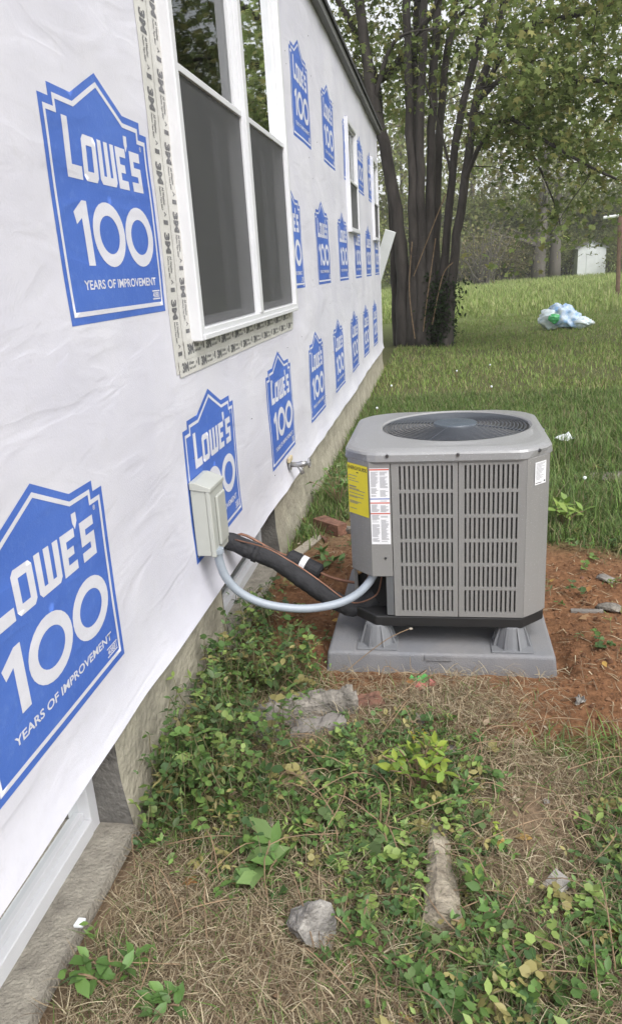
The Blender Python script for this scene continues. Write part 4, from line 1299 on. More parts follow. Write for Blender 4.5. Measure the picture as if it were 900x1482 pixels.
for x, y, h, cw, cols, lb in FT:
    far_tree(x, y, h, cw, cols, lb, low=.10, n=120, per=20, leaf=.34, group='trees of the far wood')
far_tree(6.6, 56, 12, 3.4, GR, 'dark leafy tree with thick ivy covered trunk near the white shed', trunk_r=.5, n=70, per=28, low=.36, stems=1, group='trees of the far wood')
far_tree(7.9, 57.5, 13, 2.6, GR, 'dark leafy tree with thick trunk touching the white shed wall', trunk_r=.45, n=70, per=28, low=.36, stems=1, group='trees of the far wood')
# trees on the open side (seen in the window panes)
for x, y, h, cw, lb in [(12.0, 27, 13, 3.6, 'broad green tree on the open lawn side beyond the rusty pole'), (11, 16, 12, 3.8, 'broad green tree standing across the lawn from the condenser'), (12, 6, 12, 4, 'broad green tree standing across the lawn from the big window')]:
    far_tree(x, y, h, cw, GREENS, lb, 'garden_tree', .22, 120, 40, .20, .25, 'garden trees across the lawn')


# bare thicket, bushes
def thicket(x, y, w, h, label, nst=26, leafy=6, cols=BR, leaf=.16, cat='bush', name='thicket'):
    t = thing(name, (x, y, 0), label, cat, 'bushes along the edge of the wood')
    s = MB(); cents = []
    for _ in range(nst):
        a = rng.uniform(0, 6.28); b = np.array([x + rng.normal(0, w * .18), y + rng.normal(0, .3), -.1])
        e = b + np.array([math.cos(a) * w * rng.uniform(.3, 1), math.sin(a) * w * .5, h * rng.uniform(.5, 1)])
        P = limb(s, b, e, .045, .012, 5, .12, k=6)
        for i in (3, 5):
            e2 = P[i] + rng.normal(0, 1, 3) * np.array([.7, .5, .5]); limb(s, P[i], e2, .02, .006, 4, .1, k=3); cents.append(e2)
        cents += P[3:]
    s.build('stems', 'barkfar', t)
    V, F, C = leaf_cloud(cents, leafy, (.4, .4, .35), leaf, cols, LEAF_DIAMOND)
    raw_mesh('foliage', V, F, 'leaf', C, t)


thicket(2.5, 50, 2.2, 4.2, 'bare tangled thicket of grey stems at the wood edge', 40, 4)
thicket(4.6, 56, 2.4, 3.2, 'low brownish bush between the bare thicket and the trunks', 24, 30)
thicket(11.8, 63, 2.4, 3.4, 'leafy bush growing just behind the white shed', 24, 34, GR)
thicket(14.5, 58, 2.6, 3.2, 'leafy bush beyond the rusty pole', 24, 34, GR)
thicket(-1.6, 52, 2.6, 4.6, 'leafy bush behind the many stemmed tree', 24, 34, GR)
thicket(.6, 55, 2.4, 3.6, 'loose brownish bush right of the many stems', 24, 26)
thicket(7.4, 62, 2.6, 3.0, 'leafy bush behind the pair of thick trunks', 24, 34, GR)
thicket(19, 56, 3.0, 3.4, 'leafy bush at the open end of the wood', 24, 34, GR)
thicket(-5.5, 54, 3, 4.5, 'leafy bush glimpsed past the house corner', 24, 34, GR)

for x_, y_, w_, h_, lb in [(1.6, 59, 2.6, 6.5, 'tall leafy bush filling the wood edge behind the bare thicket'), (4.2, 61, 2.6, 6.0, 'tall leafy bush between the bare thicket and the thick trunks'), (6.2, 63, 2.8, 7.0, 'tall leafy bush behind the ivy covered trunk'),
                            (9.6, 66, 2.8, 6.5, 'tall leafy bush rising behind the shed roof'), (13.2, 67, 3.0, 7.0, 'tall leafy bush beyond the shed on the pole side'), (-3.0, 60, 3.0, 7.0, 'tall leafy bush between the tree stems and house corner')]:
    thicket(x_, y_, w_, h_, lb, 34, 40, GR, .3)

# far wood, one mass
cents = [np.array([rng.uniform(-40, 60), rng.uniform(74, 92), rng.uniform(.02, 1) ** 1.2 * 15]) for _ in range(1000)]
V, F, C = leaf_cloud(cents, 17, (1.6, 1.2, 1.1), .75, GR + GR + BR, LEAF_DIAMOND)
cents = [np.array([rng.uniform(-14, 40), rng.uniform(66, 74), rng.uniform(.0, 1) ** 1.2 * 6.5]) for _ in range(420)]
V2, F2, C2 = leaf_cloud(cents, 30, (1.0, .8, .7), .34, [(.20, .23, .07), (.23, .235, .08), (.23, .19, .09), (.16, .19, .055)], LEAF_DIAMOND)
F = np.concatenate([F, F2 + len(V)]); V = np.concatenate([V, V2]); C = np.concatenate([C, C2])
fw = raw_mesh('far_wood', V, F, 'leaf', C)
tag(fw, 'hazy mass of mixed woodland far behind everything', 'woods', kind='stuff')

# ------------------------------------------------------------------ shed, pole, leaning board, bag
sp_ = G(855, 398); sy = 60.0; sx = sp_[0] * 60 / sp_[1]
shd = thing('garden_shed', (sx, sy, 0), 'small white shed at the far edge of the lawn', 'shed')
sh = MB(); a, b = sx - 1.0, sx + .95
sh.prism([(a, -.1), (b, -.1), (b, 1.95), ((a + b) / 2, 2.35), (a, 1.95)], lambda u, v, w: (u, w, v), sy, sy + 2.6); sh.build('wall', 'shed', shd)
sr = MB()
for s_ in (-1, 1):
    m_ = (a + b) / 2; e = b + .15 if s_ > 0 else a - .15
    sr.add([(m_, sy - .12, 2.43), (e, sy - .12, 1.93), (e, sy + 2.7, 1.93), (m_, sy + 2.7, 2.43), (m_, sy - .12, 2.37), (e, sy - .12, 1.87), (e, sy + 2.7, 1.87), (m_, sy + 2.7, 2.37)],
           [(0, 1, 2, 3), (7, 6, 5, 4), (0, 4, 5, 1), (1, 5, 6, 2), (2, 6, 7, 3)])
sr.build('roof', 'fascia', shd)
MB().box(a + .6, a + 1.3, sy - .03, sy + .01, -.05, 1.75).build('door', 'shed', shd, bevel=.01)

pb = G(893, 430); pt = AT(897, 312, pb[1])
pol = thing('clothes_line_pole', tuple(pb), 'rusty clothes line pole with white crossarm standing on the lawn', 'pole')
MB().tube([(pb[0], pb[1], -.1), (pt[0], pb[1], pt[2])], .075, 8).build('post', 'rust', pol)
MB().tube([(pt[0] - .55, pb[1], pt[2] - .03), (pt[0] + .9, pb[1], pt[2] + .06)], .05, 8).build('crossarm', 'whiteboard', pol)
MB().tube([(pt[0] + .1, pb[1], pt[2] - .45), (pt[0] + .45, pb[1], pt[2] + .02)], .025, 6).build('brace', 'rust', pol)

bt = AT(565, 334, 12.35); bb = AT(541, 470, 12.75)
bb[2] = 0.0; bb[0] = bt[0] - .75
ldb = thing('leaning_board', (bb[0], 12.7, 0), 'white trim board leaning against the far corner of the house', 'board')
mb = MB(); dv = (bt - bb); dv /= np.linalg.norm(dv); sd_ = np.cross(dv, np.array([0, 1, 0])); sd_ /= np.linalg.norm(sd_)
hw_, th = .085, .02
nn = np.cross(dv, sd_)
mb.add([bb + sd_ * hw_ * a + nn * th * c for a, c in ((-1, -1), (1, -1), (1, 1), (-1, 1))] + [bt + sd_ * hw_ * a + nn * th * c for a, c in ((-1, -1), (1, -1), (1, 1), (-1, 1))],
       [(3, 2, 1, 0), (4, 5, 6, 7), (0, 1, 5, 4), (1, 2, 6, 5), (2, 3, 7, 6), (3, 0, 4, 7)])
mb.build('board', 'whiteboard', ldb, bevel=.003)


def lump(name, mat, c, r, seed, amp=.25, par=None, org=None, sub=3, fl_=None, freq=2.2, facet=False, rot=0):
    bm_ = bmesh.new(); bmesh.ops.create_icosphere(bm_, subdivisions=sub, radius=1)
    V = np.array([v.co[:] for v in bm_.verts]); Fq = [[v.index for v in f.verts] for f in bm_.faces]; bm_.free()
    nz = fbm(V[:, 0] * freq + seed, V[:, 1] * freq + V[:, 2] * 1.7 * freq, seed, 4) - .47
    if facet:
        rs = np.random.default_rng(seed)
        for _ in range(10):
            nn_ = rs.normal(0, 1, 3); nn_ /= np.linalg.norm(nn_); d = rs.uniform(.5, .8)
            s_ = V @ nn_; V = V - np.clip(s_ - d, 0, None)[:, None] * nn_
    V = V * (1 + amp * nz * 2)[:, None] * np.array(r)
    cr, sr_ = math.cos(rot), math.sin(rot)
    V = np.stack([V[:, 0] * cr - V[:, 1] * sr_, V[:, 0] * sr_ + V[:, 1] * cr, V[:, 2]], -1) + np.array(c)
    if fl_ is not None: V[:, 2] = np.maximum(V[:, 2], fl_)
    mb = MB(); mb.add(V, Fq)
    return mb.build(name, mat, par, smooth=(not facet) or sub == 4, org=org)


def bag_mat():
    mat = M('blue_white_plastic', (0.72, 0.78, 0.84), 0.3, 0.1, 9, 0.5, 30, col2=(0.22, 0.42, 0.72)); return mat


MAT['bag'] = bag_mat()
MAT['bagwhite'] = M('white_plastic', (0.75, 0.80, 0.82), 0.3, 0.1, 9, 0.5, 30, col2=(0.55, 0.68, 0.78))
MAT['baggreen'] = M('green_print_plastic', (0.08, 0.42, 0.16), 0.35, 0.2, 12)
bg = G(814, 477)
bag = thing('plastic_waste_bag', tuple(bg), 'crumpled blue and white plastic bag with green print lying on the lawn', 'bag')
lump('bag_bulge', 'bag', bg + np.array([.05, .1, .24]), (.36, .30, .36), 3, .45, bag, sub=4, fl_=0, freq=3.2, facet=True)
lump('bag_bulge', 'bagwhite', bg + np.array([-.27, .05, .16]), (.30, .26, .27), 5, .34, bag, sub=4, fl_=0, freq=3.2, facet=True)
lump('bag_tail', 'bagwhite', bg + np.array([.38, .02, .09]), (.24, .18, .16), 8, .4, bag, sub=4, fl_=0, freq=3.5, facet=True)
lump('green_print', 'baggreen', bg + np.array([-.21, -.14, .22]), (.15, .10, .12), 5, .3, bag, sub=3, facet=True)


# ------------------------------------------------------------------ rubble and litter
def gz(p): return float(hgt(p[0], p[1]))


def one(o, label, cat, group=None): return tag(o, label, cat, group)


p = G(455, 1355); z = gz(p)
one(lump('stone', 'rock', (p[0], p[1], z + .035), (.062, .07, .072), 23, .2, None, (p[0], p[1], z), 3, z - .01, 2, True, .4), 'grey white chunk of broken stone lying in dry grass', 'stone')
pa, pb_ = G(632, 1205), G(640, 1350)
c = (pa + pb_) / 2
mb = MB()
k = 9; vs = []
rs = np.random.default_rng(2)
for i in range(k):
    t = i / (k - 1); q_ = pa + (pb_ - pa) * t; w = (.024 + .026 * t) * rs.uniform(.93, 1.07); h = (.03 + .03 * t) * rs.uniform(.92, 1.06)
    for sx_, hh in ((-1, -.02), (-.9, h * .7), (-.3, h), (.5, h * .93), (1, h * .45), (1.02, -.02)):
        vs.append((q_[0] + sx_ * w + rs.normal(0, .003), q_[1] + rs.normal(0, .004), gz(q_) + hh + rs.normal(0, .002)))
mb.add(vs, [(i * 6 + j, (i + 1) * 6 + j, (i + 1) * 6 + j + 1, i * 6 + j + 1) for i in range(k - 1) for j in range(5)] + [tuple(range(6)), tuple((k - 1) * 6 + j for j in range(6))])
one(mb.build('concrete_shard', 'shard', None, org=(c[0], c[1], gz(c))), 'long narrow shard of broken concrete half buried among green leaves', 'concrete shard')

# broken hollow block
p = G(445, 1065); z = gz(p)
blk = thing('broken_block', (p[0], p[1], z), 'crumbling hollow concrete block half sunk in the ivy before the pad', 'block')
ca, sa = math.cos(.35), math.sin(.35)
fnb = lambda u, v, w: (p[0] + u * ca - v * sa, p[1] + u * sa + v * ca, z + w)
rs = np.random.default_rng(6)


def rough_slab(u0, u1, v0, v1, h, nm, mt_='rockconc'):
    nu, nv = max(2, int((u1 - u0) / .018)), max(2, int((v1 - v0) / .018)); vs = []
    for i in range(nu + 1):
        for j in range(nv + 1):
            e = (i in (0, nu)) or (j in (0, nv))
            vs.append(fnb(u0 + (u1 - u0) * i / nu + rs.normal(0, .004), v0 + (v1 - v0) * j / nv + rs.normal(0, .004), (h * rs.uniform(.75, 1.05) - (.012 if e else 0))))
    m_ = MB().add(vs, [(i * (nv + 1) + j, (i + 1) * (nv + 1) + j, (i + 1) * (nv + 1) + j + 1, i * (nv + 1) + j + 1) for i in range(nu) for j in range(nv)])
    # skirt
    per = [i * (nv + 1) for i in range(nu + 1)] + [nu * (nv + 1) + j for j in range(1, nv + 1)] + [i * (nv + 1) + nv for i in range(nu - 1, -1, -1)] + [j for j in range(nv - 1, 0, -1)]
    low = [(vs[i][0], vs[i][1], z - .03) for i in per]; K = len(per)
    m_.add([vs[i] for i in per] + low, [(i, (i + 1) % K, K + (i + 1) % K, K + i) for i in range(K)])
    m_.build(nm, mt_, blk)


rough_slab(-.11, .19, .06, .13, .095, 'block_wall'); rough_slab(-.17, -.10, -.04, .12, .085, 'block_web'); rough_slab(-.06, .14, -.03, .05, .045, 'block_shell', 'rockdark')
rough_slab(.19, .30, .07, .15, .04, 'block_crumb', 'brickred')

p = G(803, 1293); z = gz(p)
one(MB().prism([(-.026, -.002), (.002, -.026), (.03, .0), (.004, .03)], lambda u, v, w: (p[0] + u * 1.25, p[1] + v * 1.5, z + w + .25 * u), .016, .032).build('flat_stone', 'chipstone', None, bevel=.002, org=(p[0], p[1], z)), 'small flat pale square stone chip lying on straw', 'stone')
for (px_, py_, r, mt_, sd2, lb, ct) in [
    (882, 882, (.075, .05, .03), 'rockconc', 31, 'long rounded tan stone on bare red soil beside the pad', 'stone'),
    (876, 836, (.05, .045, .018), 'rockdark', 33, 'flat dark stone between grass and bare soil', 'stone'),
    (842, 835, (.016, .014, .012), 'brickred', 35, 'tiny reddish brick pebble on bare soil', 'pebble'),
    (882, 688, (.22, .2, .02), 'rockconc', 37, 'flat grey stepping stone sunk in the long grass', 'stepping stone'),
    (835, 1030, (.022, .012, .012), 'rock', 39, 'small grey white pebble on red soil in front of the pad', 'pebble'),
    (505, 772, (.055, .045, .035), 'rockconc', 41, 'pale broken stone beside the rusty brick by the foundation', 'stone'),
    (600, 1045, (.05, .03, .012), 'rockdark', 43, 'flat grey stone in the straw before the pad', 'stone'),
    (655, 1090, (.02, .028, .012), 'rock', 45, 'small pale stone chip beside the yellow green seedling', 'stone'),
    (392, 1195, (.012, .016, .012), 'rock', 47, 'tiny pale stone chip among ground cover leaves', 'pebble'),
    (790, 1165, (.012, .014, .008), 'rock', 49, 'tiny pale chip lying on tan straw', 'pebble')]:
    q_ = G(px_, py_); z = gz(q_)
    one(lump('stone' if ct == 'stone' else ct.replace(' ', '_'), mt_, (q_[0], q_[1], z + r[2] * .4), r, sd2, .2, None, (q_[0], q_[1], z), 2, z - .01, 2, True, sd2), lb, ct)


def rod(name, mat, pa_, pb2, w, h, label, cat):
    a_, b_ = np.array(pa_), np.array(pb2); za = gz(a_) + .004; d = (b_ - a_)[:2]; d /= np.linalg.norm(d); s_ = np.array([-d[1], d[0]])
    vs = []
    for q_, k_ in ((a_, 1), (b_, .8)):
        zq = gz(q_)
        for sg, hh in ((-1, 0), (1, 0), (1, h), (-1, h)):
            vs.append((q_[0] + s_[0] * w * sg * k_, q_[1] + s_[1] * w * sg * k_, zq + hh))
    o_ = (a_ + b_) / 2
    return one(MB().add(vs, [(3, 2, 1, 0), (4, 5, 6, 7), (0, 1, 5, 4), (1, 2, 6, 5), (2, 3, 7, 6), (3, 0, 4, 7)]).build(name, mat, None, bevel=.002, org=(o_[0], o_[1], gz(o_))), label, cat)


rod('slate_splinter', 'rockdark', G(825, 886), G(872, 888), .014, .014, 'thin grey slate splinter on bare red soil beside the pad', 'slate')
rod('broken_brick', 'brickred', G(462, 764), G(496, 776), .045, .07, 'rusty brown broken brick lying by the foundation', 'brick')
rod('rusty_bar', 'brickred', G(434, 742), G(472, 786), .012, .02, 'rusty metal bar leaning across the broken brick', 'metal bar')
rod('scrap_board', 'woodtan', G(428, 806), G(462, 778), .035, .012, 'pale flat scrap of board beside the foundation', 'board')
rod('wood_chip', 'woodtan', G(708, 1272), G(722, 1300), .004, .006, 'thin pale splinter of wood on the bare soil', 'wood chip')
rod('bark_strip', 'brickred', G(818, 1320), G(808, 1360), .012, .01, 'dark reddish strip of bark on the ground under the square stone chip', 'bark')
rod('white_chip', 'paper', (-.872, 1.275, 0), (-.872, 1.30, 0), .012, .008, 'small white angular chip lying on the concrete window ledge', 'chip').location.z += .05


def crumple(name, mat, p_, w, h, seed, label, cat, amp=.02, rot=0., mats=None):
    rs_ = np.random.default_rng(seed); k_ = 7; vs = []
    z_ = gz(p_)
    for i in range(k_):
        for j in range(k_):
            u, v = (i / (k_ - 1) - .5) * w + rs_.normal(0, w * .04), (j / (k_ - 1) - .5) * h + rs_.normal(0, h * .04)
            vs.append((p_[0] + u * math.cos(rot) - v * math.sin(rot), p_[1] + u * math.sin(rot) + v * math.cos(rot), z_ + .004 + abs(rs_.normal(0, amp))))
    fs = [(i * k_ + j, (i + 1) * k_ + j, (i + 1) * k_ + j + 1, i * k_ + j + 1) for i in range(k_ - 1) for j in range(k_ - 1)]
    m_ = MB(); 
    for n_, f in enumerate(fs): m_.add([], []); m_.f.append(list(f)); m_.m.append(0 if not mats or n_ % (k_ - 1) < 3 else 1)
    m_.v = [tuple(map(float, q_)) for q_ in vs]
    o_ = m_.build(name, mats or mat, None, org=(p_[0], p_[1], z_))
    sl = o_.modifiers.new('thickness', 'SOLIDIFY'); sl.thickness = .0015
    return one(o_, label, cat)


crumple('plastic_scrap', 'paper', G(817, 642), .12, .15, 1, 'crumpled white plastic scrap lying in the grass behind the condenser', 'litter', .022, .3).location.z += .035
crumple('snack_wrapper', 'redfoil', G(612, 996), .075, .085, 2, 'crumpled red and green snack wrapper in front of the pad', 'wrapper', .012, .5, ['redfoil', 'greenfoil'])
crumple('cardboard_scrap', 'cardboard', G(432, 1128), .10, .10, 3, 'torn tan cardboard scrap among ivy before the broken block', 'cardboard', .01, .4)
crumple('metal_foil_scrap', 'rock', G(838, 1030), .03, .03, 4, 'tiny crumpled silvery scrap on the red soil', 'litter', .008, .2)

# fallen leaves
fl_rng = np.random.default_rng(12)
fm = None
spots = [(592, 1000), (430, 945), (500, 1010), (432, 1035), (700, 1060), (850, 860), (560, 1020), (880, 905), (770, 1225), (850, 1190), (520, 990), (400, 1040), (640, 1310), (720, 1240), (330, 1160), (280, 1275),
         (690, 1210), (560, 1380), (890, 1375), (820, 1390), (480, 900), (840, 905), (800, 840), (870, 985), (740, 1090), (600, 1060), (350, 1290), (500, 1420), (575, 1475), (430, 850), (455, 830), (510, 945), (395, 900)]
FLC = [(.30, .15, .06), (.38, .24, .13), (.22, .12, .07), (.42, .27, .08), (.34, .26, .18)]
FLW = ['orange brown', 'pale tan', 'dark brown', 'golden brown', 'greyish tan']
LANDMARKS = [(445, 1065, 'near the crumbling hollow block'), (612, 996, 'near the red and green wrapper'), (455, 1340, 'near the grey white stone chunk'), (635, 1270, 'near the long concrete shard'),
             (803, 1293, 'near the square stone chip'), (860, 880, 'near the slate splinter'), (440, 840, 'under the black foam line'), (432, 1128, 'near the cardboard scrap'), (470, 940, 'beside the pad corner'),
             (800, 1180, 'on the tan straw patch'), (700, 1090, 'beside the yellow green seedling'), (350, 1280, 'by the dock plant'), (860, 990, 'on bare red soil'), (850, 1390, 'among the wilted creepers')]
USED = set()
for i, (px_, py_) in enumerate(spots):
    q_ = G(px_, py_); z = gz(q_) + .018; w = i % 5
    near = min(LANDMARKS, key=lambda L_: (L_[0] - px_) ** 2 + (L_[1] - py_) ** 2)[2]
    while (w, i % 3 == 0, near) in USED: w = (w + 1) % 5
    USED.add((w, i % 3 == 0, near))
    V, F, C = scatter(*(LEAF_MAPLE if i % 3 == 0 else LEAF_OVAL), np.array([[0, 0, 0.]]), rotmats(1, fl_rng.normal(0, .3, 1), fl_rng.uniform(0, 6.28, 1), fl_rng.normal(0, .4, 1)), np.array([fl_rng.uniform(.035, .06)]), np.array([FLC[w]]))
    o_ = raw_mesh('fallen_leaf', V + np.array([q_[0], q_[1], z]), F, 'straw', C, None, (q_[0], q_[1], z))
    lm = min(LANDMARKS, key=lambda L_: (L_[0] - px_) ** 2 + (L_[1] - py_) ** 2)
    tag(o_, FLW[w] + (' lobed' if i % 3 == 0 else ' oval') + ' fallen leaf ' + lm[2], 'leaf', 'fallen leaves')


# ------------------------------------------------------------------ plants
def accept(fn, N, x0, x1, y0, y1):
    x = rng.uniform(x0, x1, N); y = rng.uniform(y0, y1, N)
    ok = rng.random(N) < fn(x, y)
    d = (x > PX0 - .02) & (x < PX1 + .02) & (y > PY0 - .02) & (y < PY1 + .02)
    ok &= ~d & ~((x < -.815) & (y < 1.72)) & (x > -.888) & ~((y < 12) & (x < -.885))
    return x[ok], y[ok]


def blades(name, x, y, h, w, bend, cols, label, cat, mat='grass', lay=None, jit=.25, yaw=None):
    N = len(x); pos = np.stack([x, y, hgt(x, y) - .004], -1)
    tilt = rng.normal(0, .25, N) if lay is None else rng.normal(-lay, .25, N)
    rot = rotmats(N, tilt, yaw, rng.normal(0, .15, N))
    hh = h * rng.uniform(.45, 1.2, N)
    sc = np.stack([w * rng.uniform(.7, 1.3, N), hh * bend * rng.uniform(.2, 1.6, N), hh], -1)
    cc_ = np.array(cols)[rng.integers(0, len(cols), N)] * rng.uniform(1 - jit, 1 + jit, (N, 1))
    V, F, C = scatter(*BLADE, pos, rot, sc, cc_)
    o_ = raw_mesh(name, V, F, mat, C)
    return tag(o_, label, cat, kind='stuff')


GL = [(.18, .27, .065), (.22, .31, .08), (.145, .215, .055), (.26, .31, .105), (.29, .26, .13)]
GG = [(.13, .23, .052), (.16, .26, .06), (.105, .185, .048), (.20, .28, .08), (.27, .25, .13), (.10, .165, .05), (.125, .19, .055), (.085, .13, .042), (.165, .215, .075), (.22, .19, .11), (.12, .18, .05)]
# near lawn
gw = lambda x, y: np.clip(zones(x, y)['grass'] * 1.4 - .25, 0, 1) * np.clip(.35 + 1.3 * (fbm(x * 2.2, y * 2.2, 61) - .25), 0.1, 1)
x, y = accept(gw, 70000, -.88, 2.4, 3.4, 9.0)
kx, ky = accept(gw, 2600, -.80, 2.4, 3.4, 9.0)
x = np.concatenate([x, np.repeat(kx, 26) + rng.normal(0, .022, len(kx) * 26)]); y = np.concatenate([y, np.repeat(ky, 26) + rng.normal(0, .022, len(ky) * 26)])
blades('lawn_grass', x, y, .08, .006, .9, GG, 'long green grass growing behind and beside the condenser', 'grass')
x, y = accept(lambda x, y: np.clip(.25 + 1.6 * (fbm(x * .8, y * .8, 63) - .25), .1, 1), 90000, -2.5, 6.5, 9.0, 22)
blades('mown_grass', x, y, .075, .011, .8, GL, 'shorter patchy lawn grass around the big tree and plastic bag', 'grass')
x = rng.uniform(-6, 22, 60000); y = rng.uniform(22, 58, 60000)
GF = [(.26, .34, .10), (.31, .38, .13), (.22, .29, .085), (.36, .37, .17)]  # paler greens than the nearer grass
blades('far_grass', x, y, .26, .035, .6, GF, 'pale grass stretching to the far wood', 'grass')
x, y = accept(lambda x, y: np.clip(zones(x, y)['grass'] * 2 - .3, 0, 1) * .8, 9000, .0, 1.2, 1.4, 2.6)
blades('grass_clippings', x, y, .10, .0042, 1.0, GG, 'green grass tufts growing on the tan soil', 'grass', lay=.5)
# mixed weeds low in front
tanq = G(765, 1190)
x, y = accept(lambda x, y: (1 - .93 * np.exp(-(((x - tanq[0]) / .17) ** 2 + ((y - tanq[1]) / .17) ** 2))) * np.clip(zones(x, y)['cover'] * .8 + zones(x, y)['straw'] * .25, 0, 1), 55000, -.88, 1.9, .6, 2.55)
blades('weed_grass', x, y, .07, .003, 1.0, GG, 'thin green weeds growing through the straw', 'grass', lay=.4)

STRAW = ([(-.5, 0, 0), (.5, 0, 0), (-.45, .35, .25), (.45, .35, .25), (-.4, .5, .5), (.4, .5, .5), (-.3, .35, .78), (.3, .35, .78), (0, 0, 1)], [(0, 1, 3), (0, 3, 2), (2, 3, 5), (2, 5, 4), (4, 5, 7), (4, 7, 6), (6, 7, 8)])
# straw
SG = [(.30, .235, .15), (.38, .31, .20), (.22, .165, .105), (.45, .385, .265), (.16, .115, .075)]
tanp = G(765, 1190)
sw = lambda x, y: (1 - .93 * np.exp(-(((x - tanp[0]) / .17) ** 2 + ((y - tanp[1]) / .17) ** 2))) * np.clip(zones(x, y)['straw'] * 1.25 + zones(x, y)['cover'] * .22 + zones(x, y)['dirt'] * .06 * (x < .4), 0, 1)
x, y = accept(sw, 130000, -.88, 1.9, .6, 2.62)
N = len(x)
pos = np.stack([x, y, hgt(x, y) + rng.uniform(0, .028, N)], -1)
rot = rotmats(N, rng.normal(-1.42, .2, N), None, rng.normal(0, 1.2, N))
hh = rng.uniform(.02, .10, N)
V, F, C = scatter(*STRAW, pos, rot, np.stack([rng.uniform(.0009, .0026, N), hh * rng.uniform(-.6, .6, N), hh], -1), np.array(SG)[rng.integers(0, 5, N)] * rng.uniform(.7, 1.15, (N, 1)))
tag(raw_mesh('dry_straw', V, F, 'straw', C), 'dry tan straw and dead grass matted over the ground', 'straw', kind='stuff')
# chips and crumbs on bare soil
dw = lambda x, y: np.clip(zones(x, y)['dirt'] - .15, 0, 1)
x, y = accept(dw, 26000, -.88, 1.6, 2.0, 5.2); N = len(x)
V, F, C = scatter([(1, 0, 0), (-1, .2, 0), (0, 1, .1), (.1, -1, 0), (0, 0, .9)], [(0, 2, 4), (2, 1, 4), (1, 3, 4), (3, 0, 4)], np.stack([x, y, hgt(x, y)], -1), rotmats(N, rng.normal(0, .3, N)),
                  np.abs(rng.normal(0, .0042, N)) + .0015, np.array([(.185, .092, .048), (.15, .073, .038), (.22, .12, .068), (.12, .06, .034)])[rng.integers(0, 4, N)])
tag(raw_mesh('soil_crumbs', V, F, 'straw', C), 'crumbs and small clods of red brown soil', 'soil', kind='stuff')
x, y = accept(lambda x, y: np.clip(zones(x, y)['dirt'] * .8, 0, 1), 2600, -.88, 1.6, 2.0, 5.0); N = len(x)
rot = rotmats(N, rng.normal(-1.45, .2, N)); hh = rng.uniform(.02, .09, N)
V, F, C = scatter(*BLADE, np.stack([x, y, hgt(x, y) + .006], -1), rot, np.stack([rng.uniform(.0018, .005, N), hh * .2, hh], -1), np.array(SG)[rng.integers(0, 5, N)])
tag(raw_mesh('soil_litter', V, F, 'straw', C), 'bits of straw and chips strewn over bare soil', 'straw', kind='stuff')

# trailing ground cover: sprigs with leaves in pairs along a bent stem
LEAF_NARROW = ([(0, 0, 0), (-.11, .3, .03), (-.10, .6, .03), (0, 1, -.06), (.10, .6, .03), (.11, .3, .03), (0, .5, -.01)], LEAF_OVAL[1])
LEAF_ROUND = ([(0, 0, 0), (-.36, .22, .05), (-.40, .62, .05), (0, .92, -.03), (.40, .62, .05), (.36, .22, .05), (0, .48, -.03)], LEAF_OVAL[1])
CG = np.array([(.055, .105, .027), (.075, .135, .032), (.04, .08, .025), (.10, .165, .04), (.15, .205, .055), (.065, .10, .035), (.055, .10, .03), (.18, .16, .06)])
STRIP = ([(-.5, 0, 0), (.5, 0, 0), (-.5, 1, 0), (.5, 1, 0)], [(0, 1, 3), (0, 3, 2)])


def sprigs(name, x, y, length, lsize, upness, label, cat, shapes, cols):
    data = {k: [[], [], [], []] for k in range(len(shapes))}
    sv, sf, sc_ = [], [], []
    for i in range(len(x)):
        a = rng.uniform(0, 6.28); L_ = length * rng.uniform(.4, 1.2); up_ = upness * rng.uniform(.3, 1.3)
        b = np.array([x[i], y[i], float(hgt(x[i], y[i]))]); d = np.array([math.cos(a), math.sin(a), 0])
        nodes_ = rng.integers(3, 7); k = rng.integers(0, len(shapes)); base = cols[rng.integers(0, len(cols))]; prev = b
        vig = rng.uniform(.7, 1.25)
        for j in range(1, nodes_ + 1):
            t = j / nodes_
            p = b + d * L_ * t + np.array([0, 0, up_ * math.sin(min(1, t * 1.15) * math.pi * .75)]) + rng.normal(0, .004, 3)
            if p[0] < -.885 or (p[0] < -.83 and p[1] < 1.70): break
            if PX0 - .02 < p[0] < PX1 + .02 and p[1] > PY0 - .015: break
            q0 = len(sv); w_ = np.array([-d[1], d[0], 0]) * .0011
            sv.extend([prev - w_, prev + w_, p - w_, p + w_]); sf.extend([(q0, q0 + 1, q0 + 3), (q0, q0 + 3, q0 + 2)]); sc_.extend([np.array((.12, .11, .05))] * 4)
            for sgn in (1, -1):
                if rng.random() < .12: continue
                D = data[k]; D[0].append(p); D[1].append((a - math.pi / 2 + sgn * rng.uniform(.6, 1.3), rng.normal(.15, .35), rng.normal(0, .35)))
                D[2].append(lsize * vig * (1.1 - .55 * t) * rng.uniform(.75, 1.25)); D[3].append(base * rng.uniform(.75, 1.25) * (1 + .35 * t))
            prev = p
    V_, F_, C_ = [np.array(sv)], [np.array(sf)], [np.array(sc_)]; off = len(sv)
    for k, D in data.items():
        if not D[0]: continue
        A = np.array(D[1]); v_, f_, c_ = scatter(*shapes[k], np.array(D[0]), rotmats(len(A), A[:, 1], A[:, 0], A[:, 2]), np.array(D[2]), np.array(D[3]))
        V_.append(v_); F_.append(f_ + off); C_.append(c_); off += len(v_)
    return tag(raw_mesh(name, np.concatenate(V_), np.concatenate(F_), 'cover', np.concatenate(C_)), label, cat, kind='stuff')


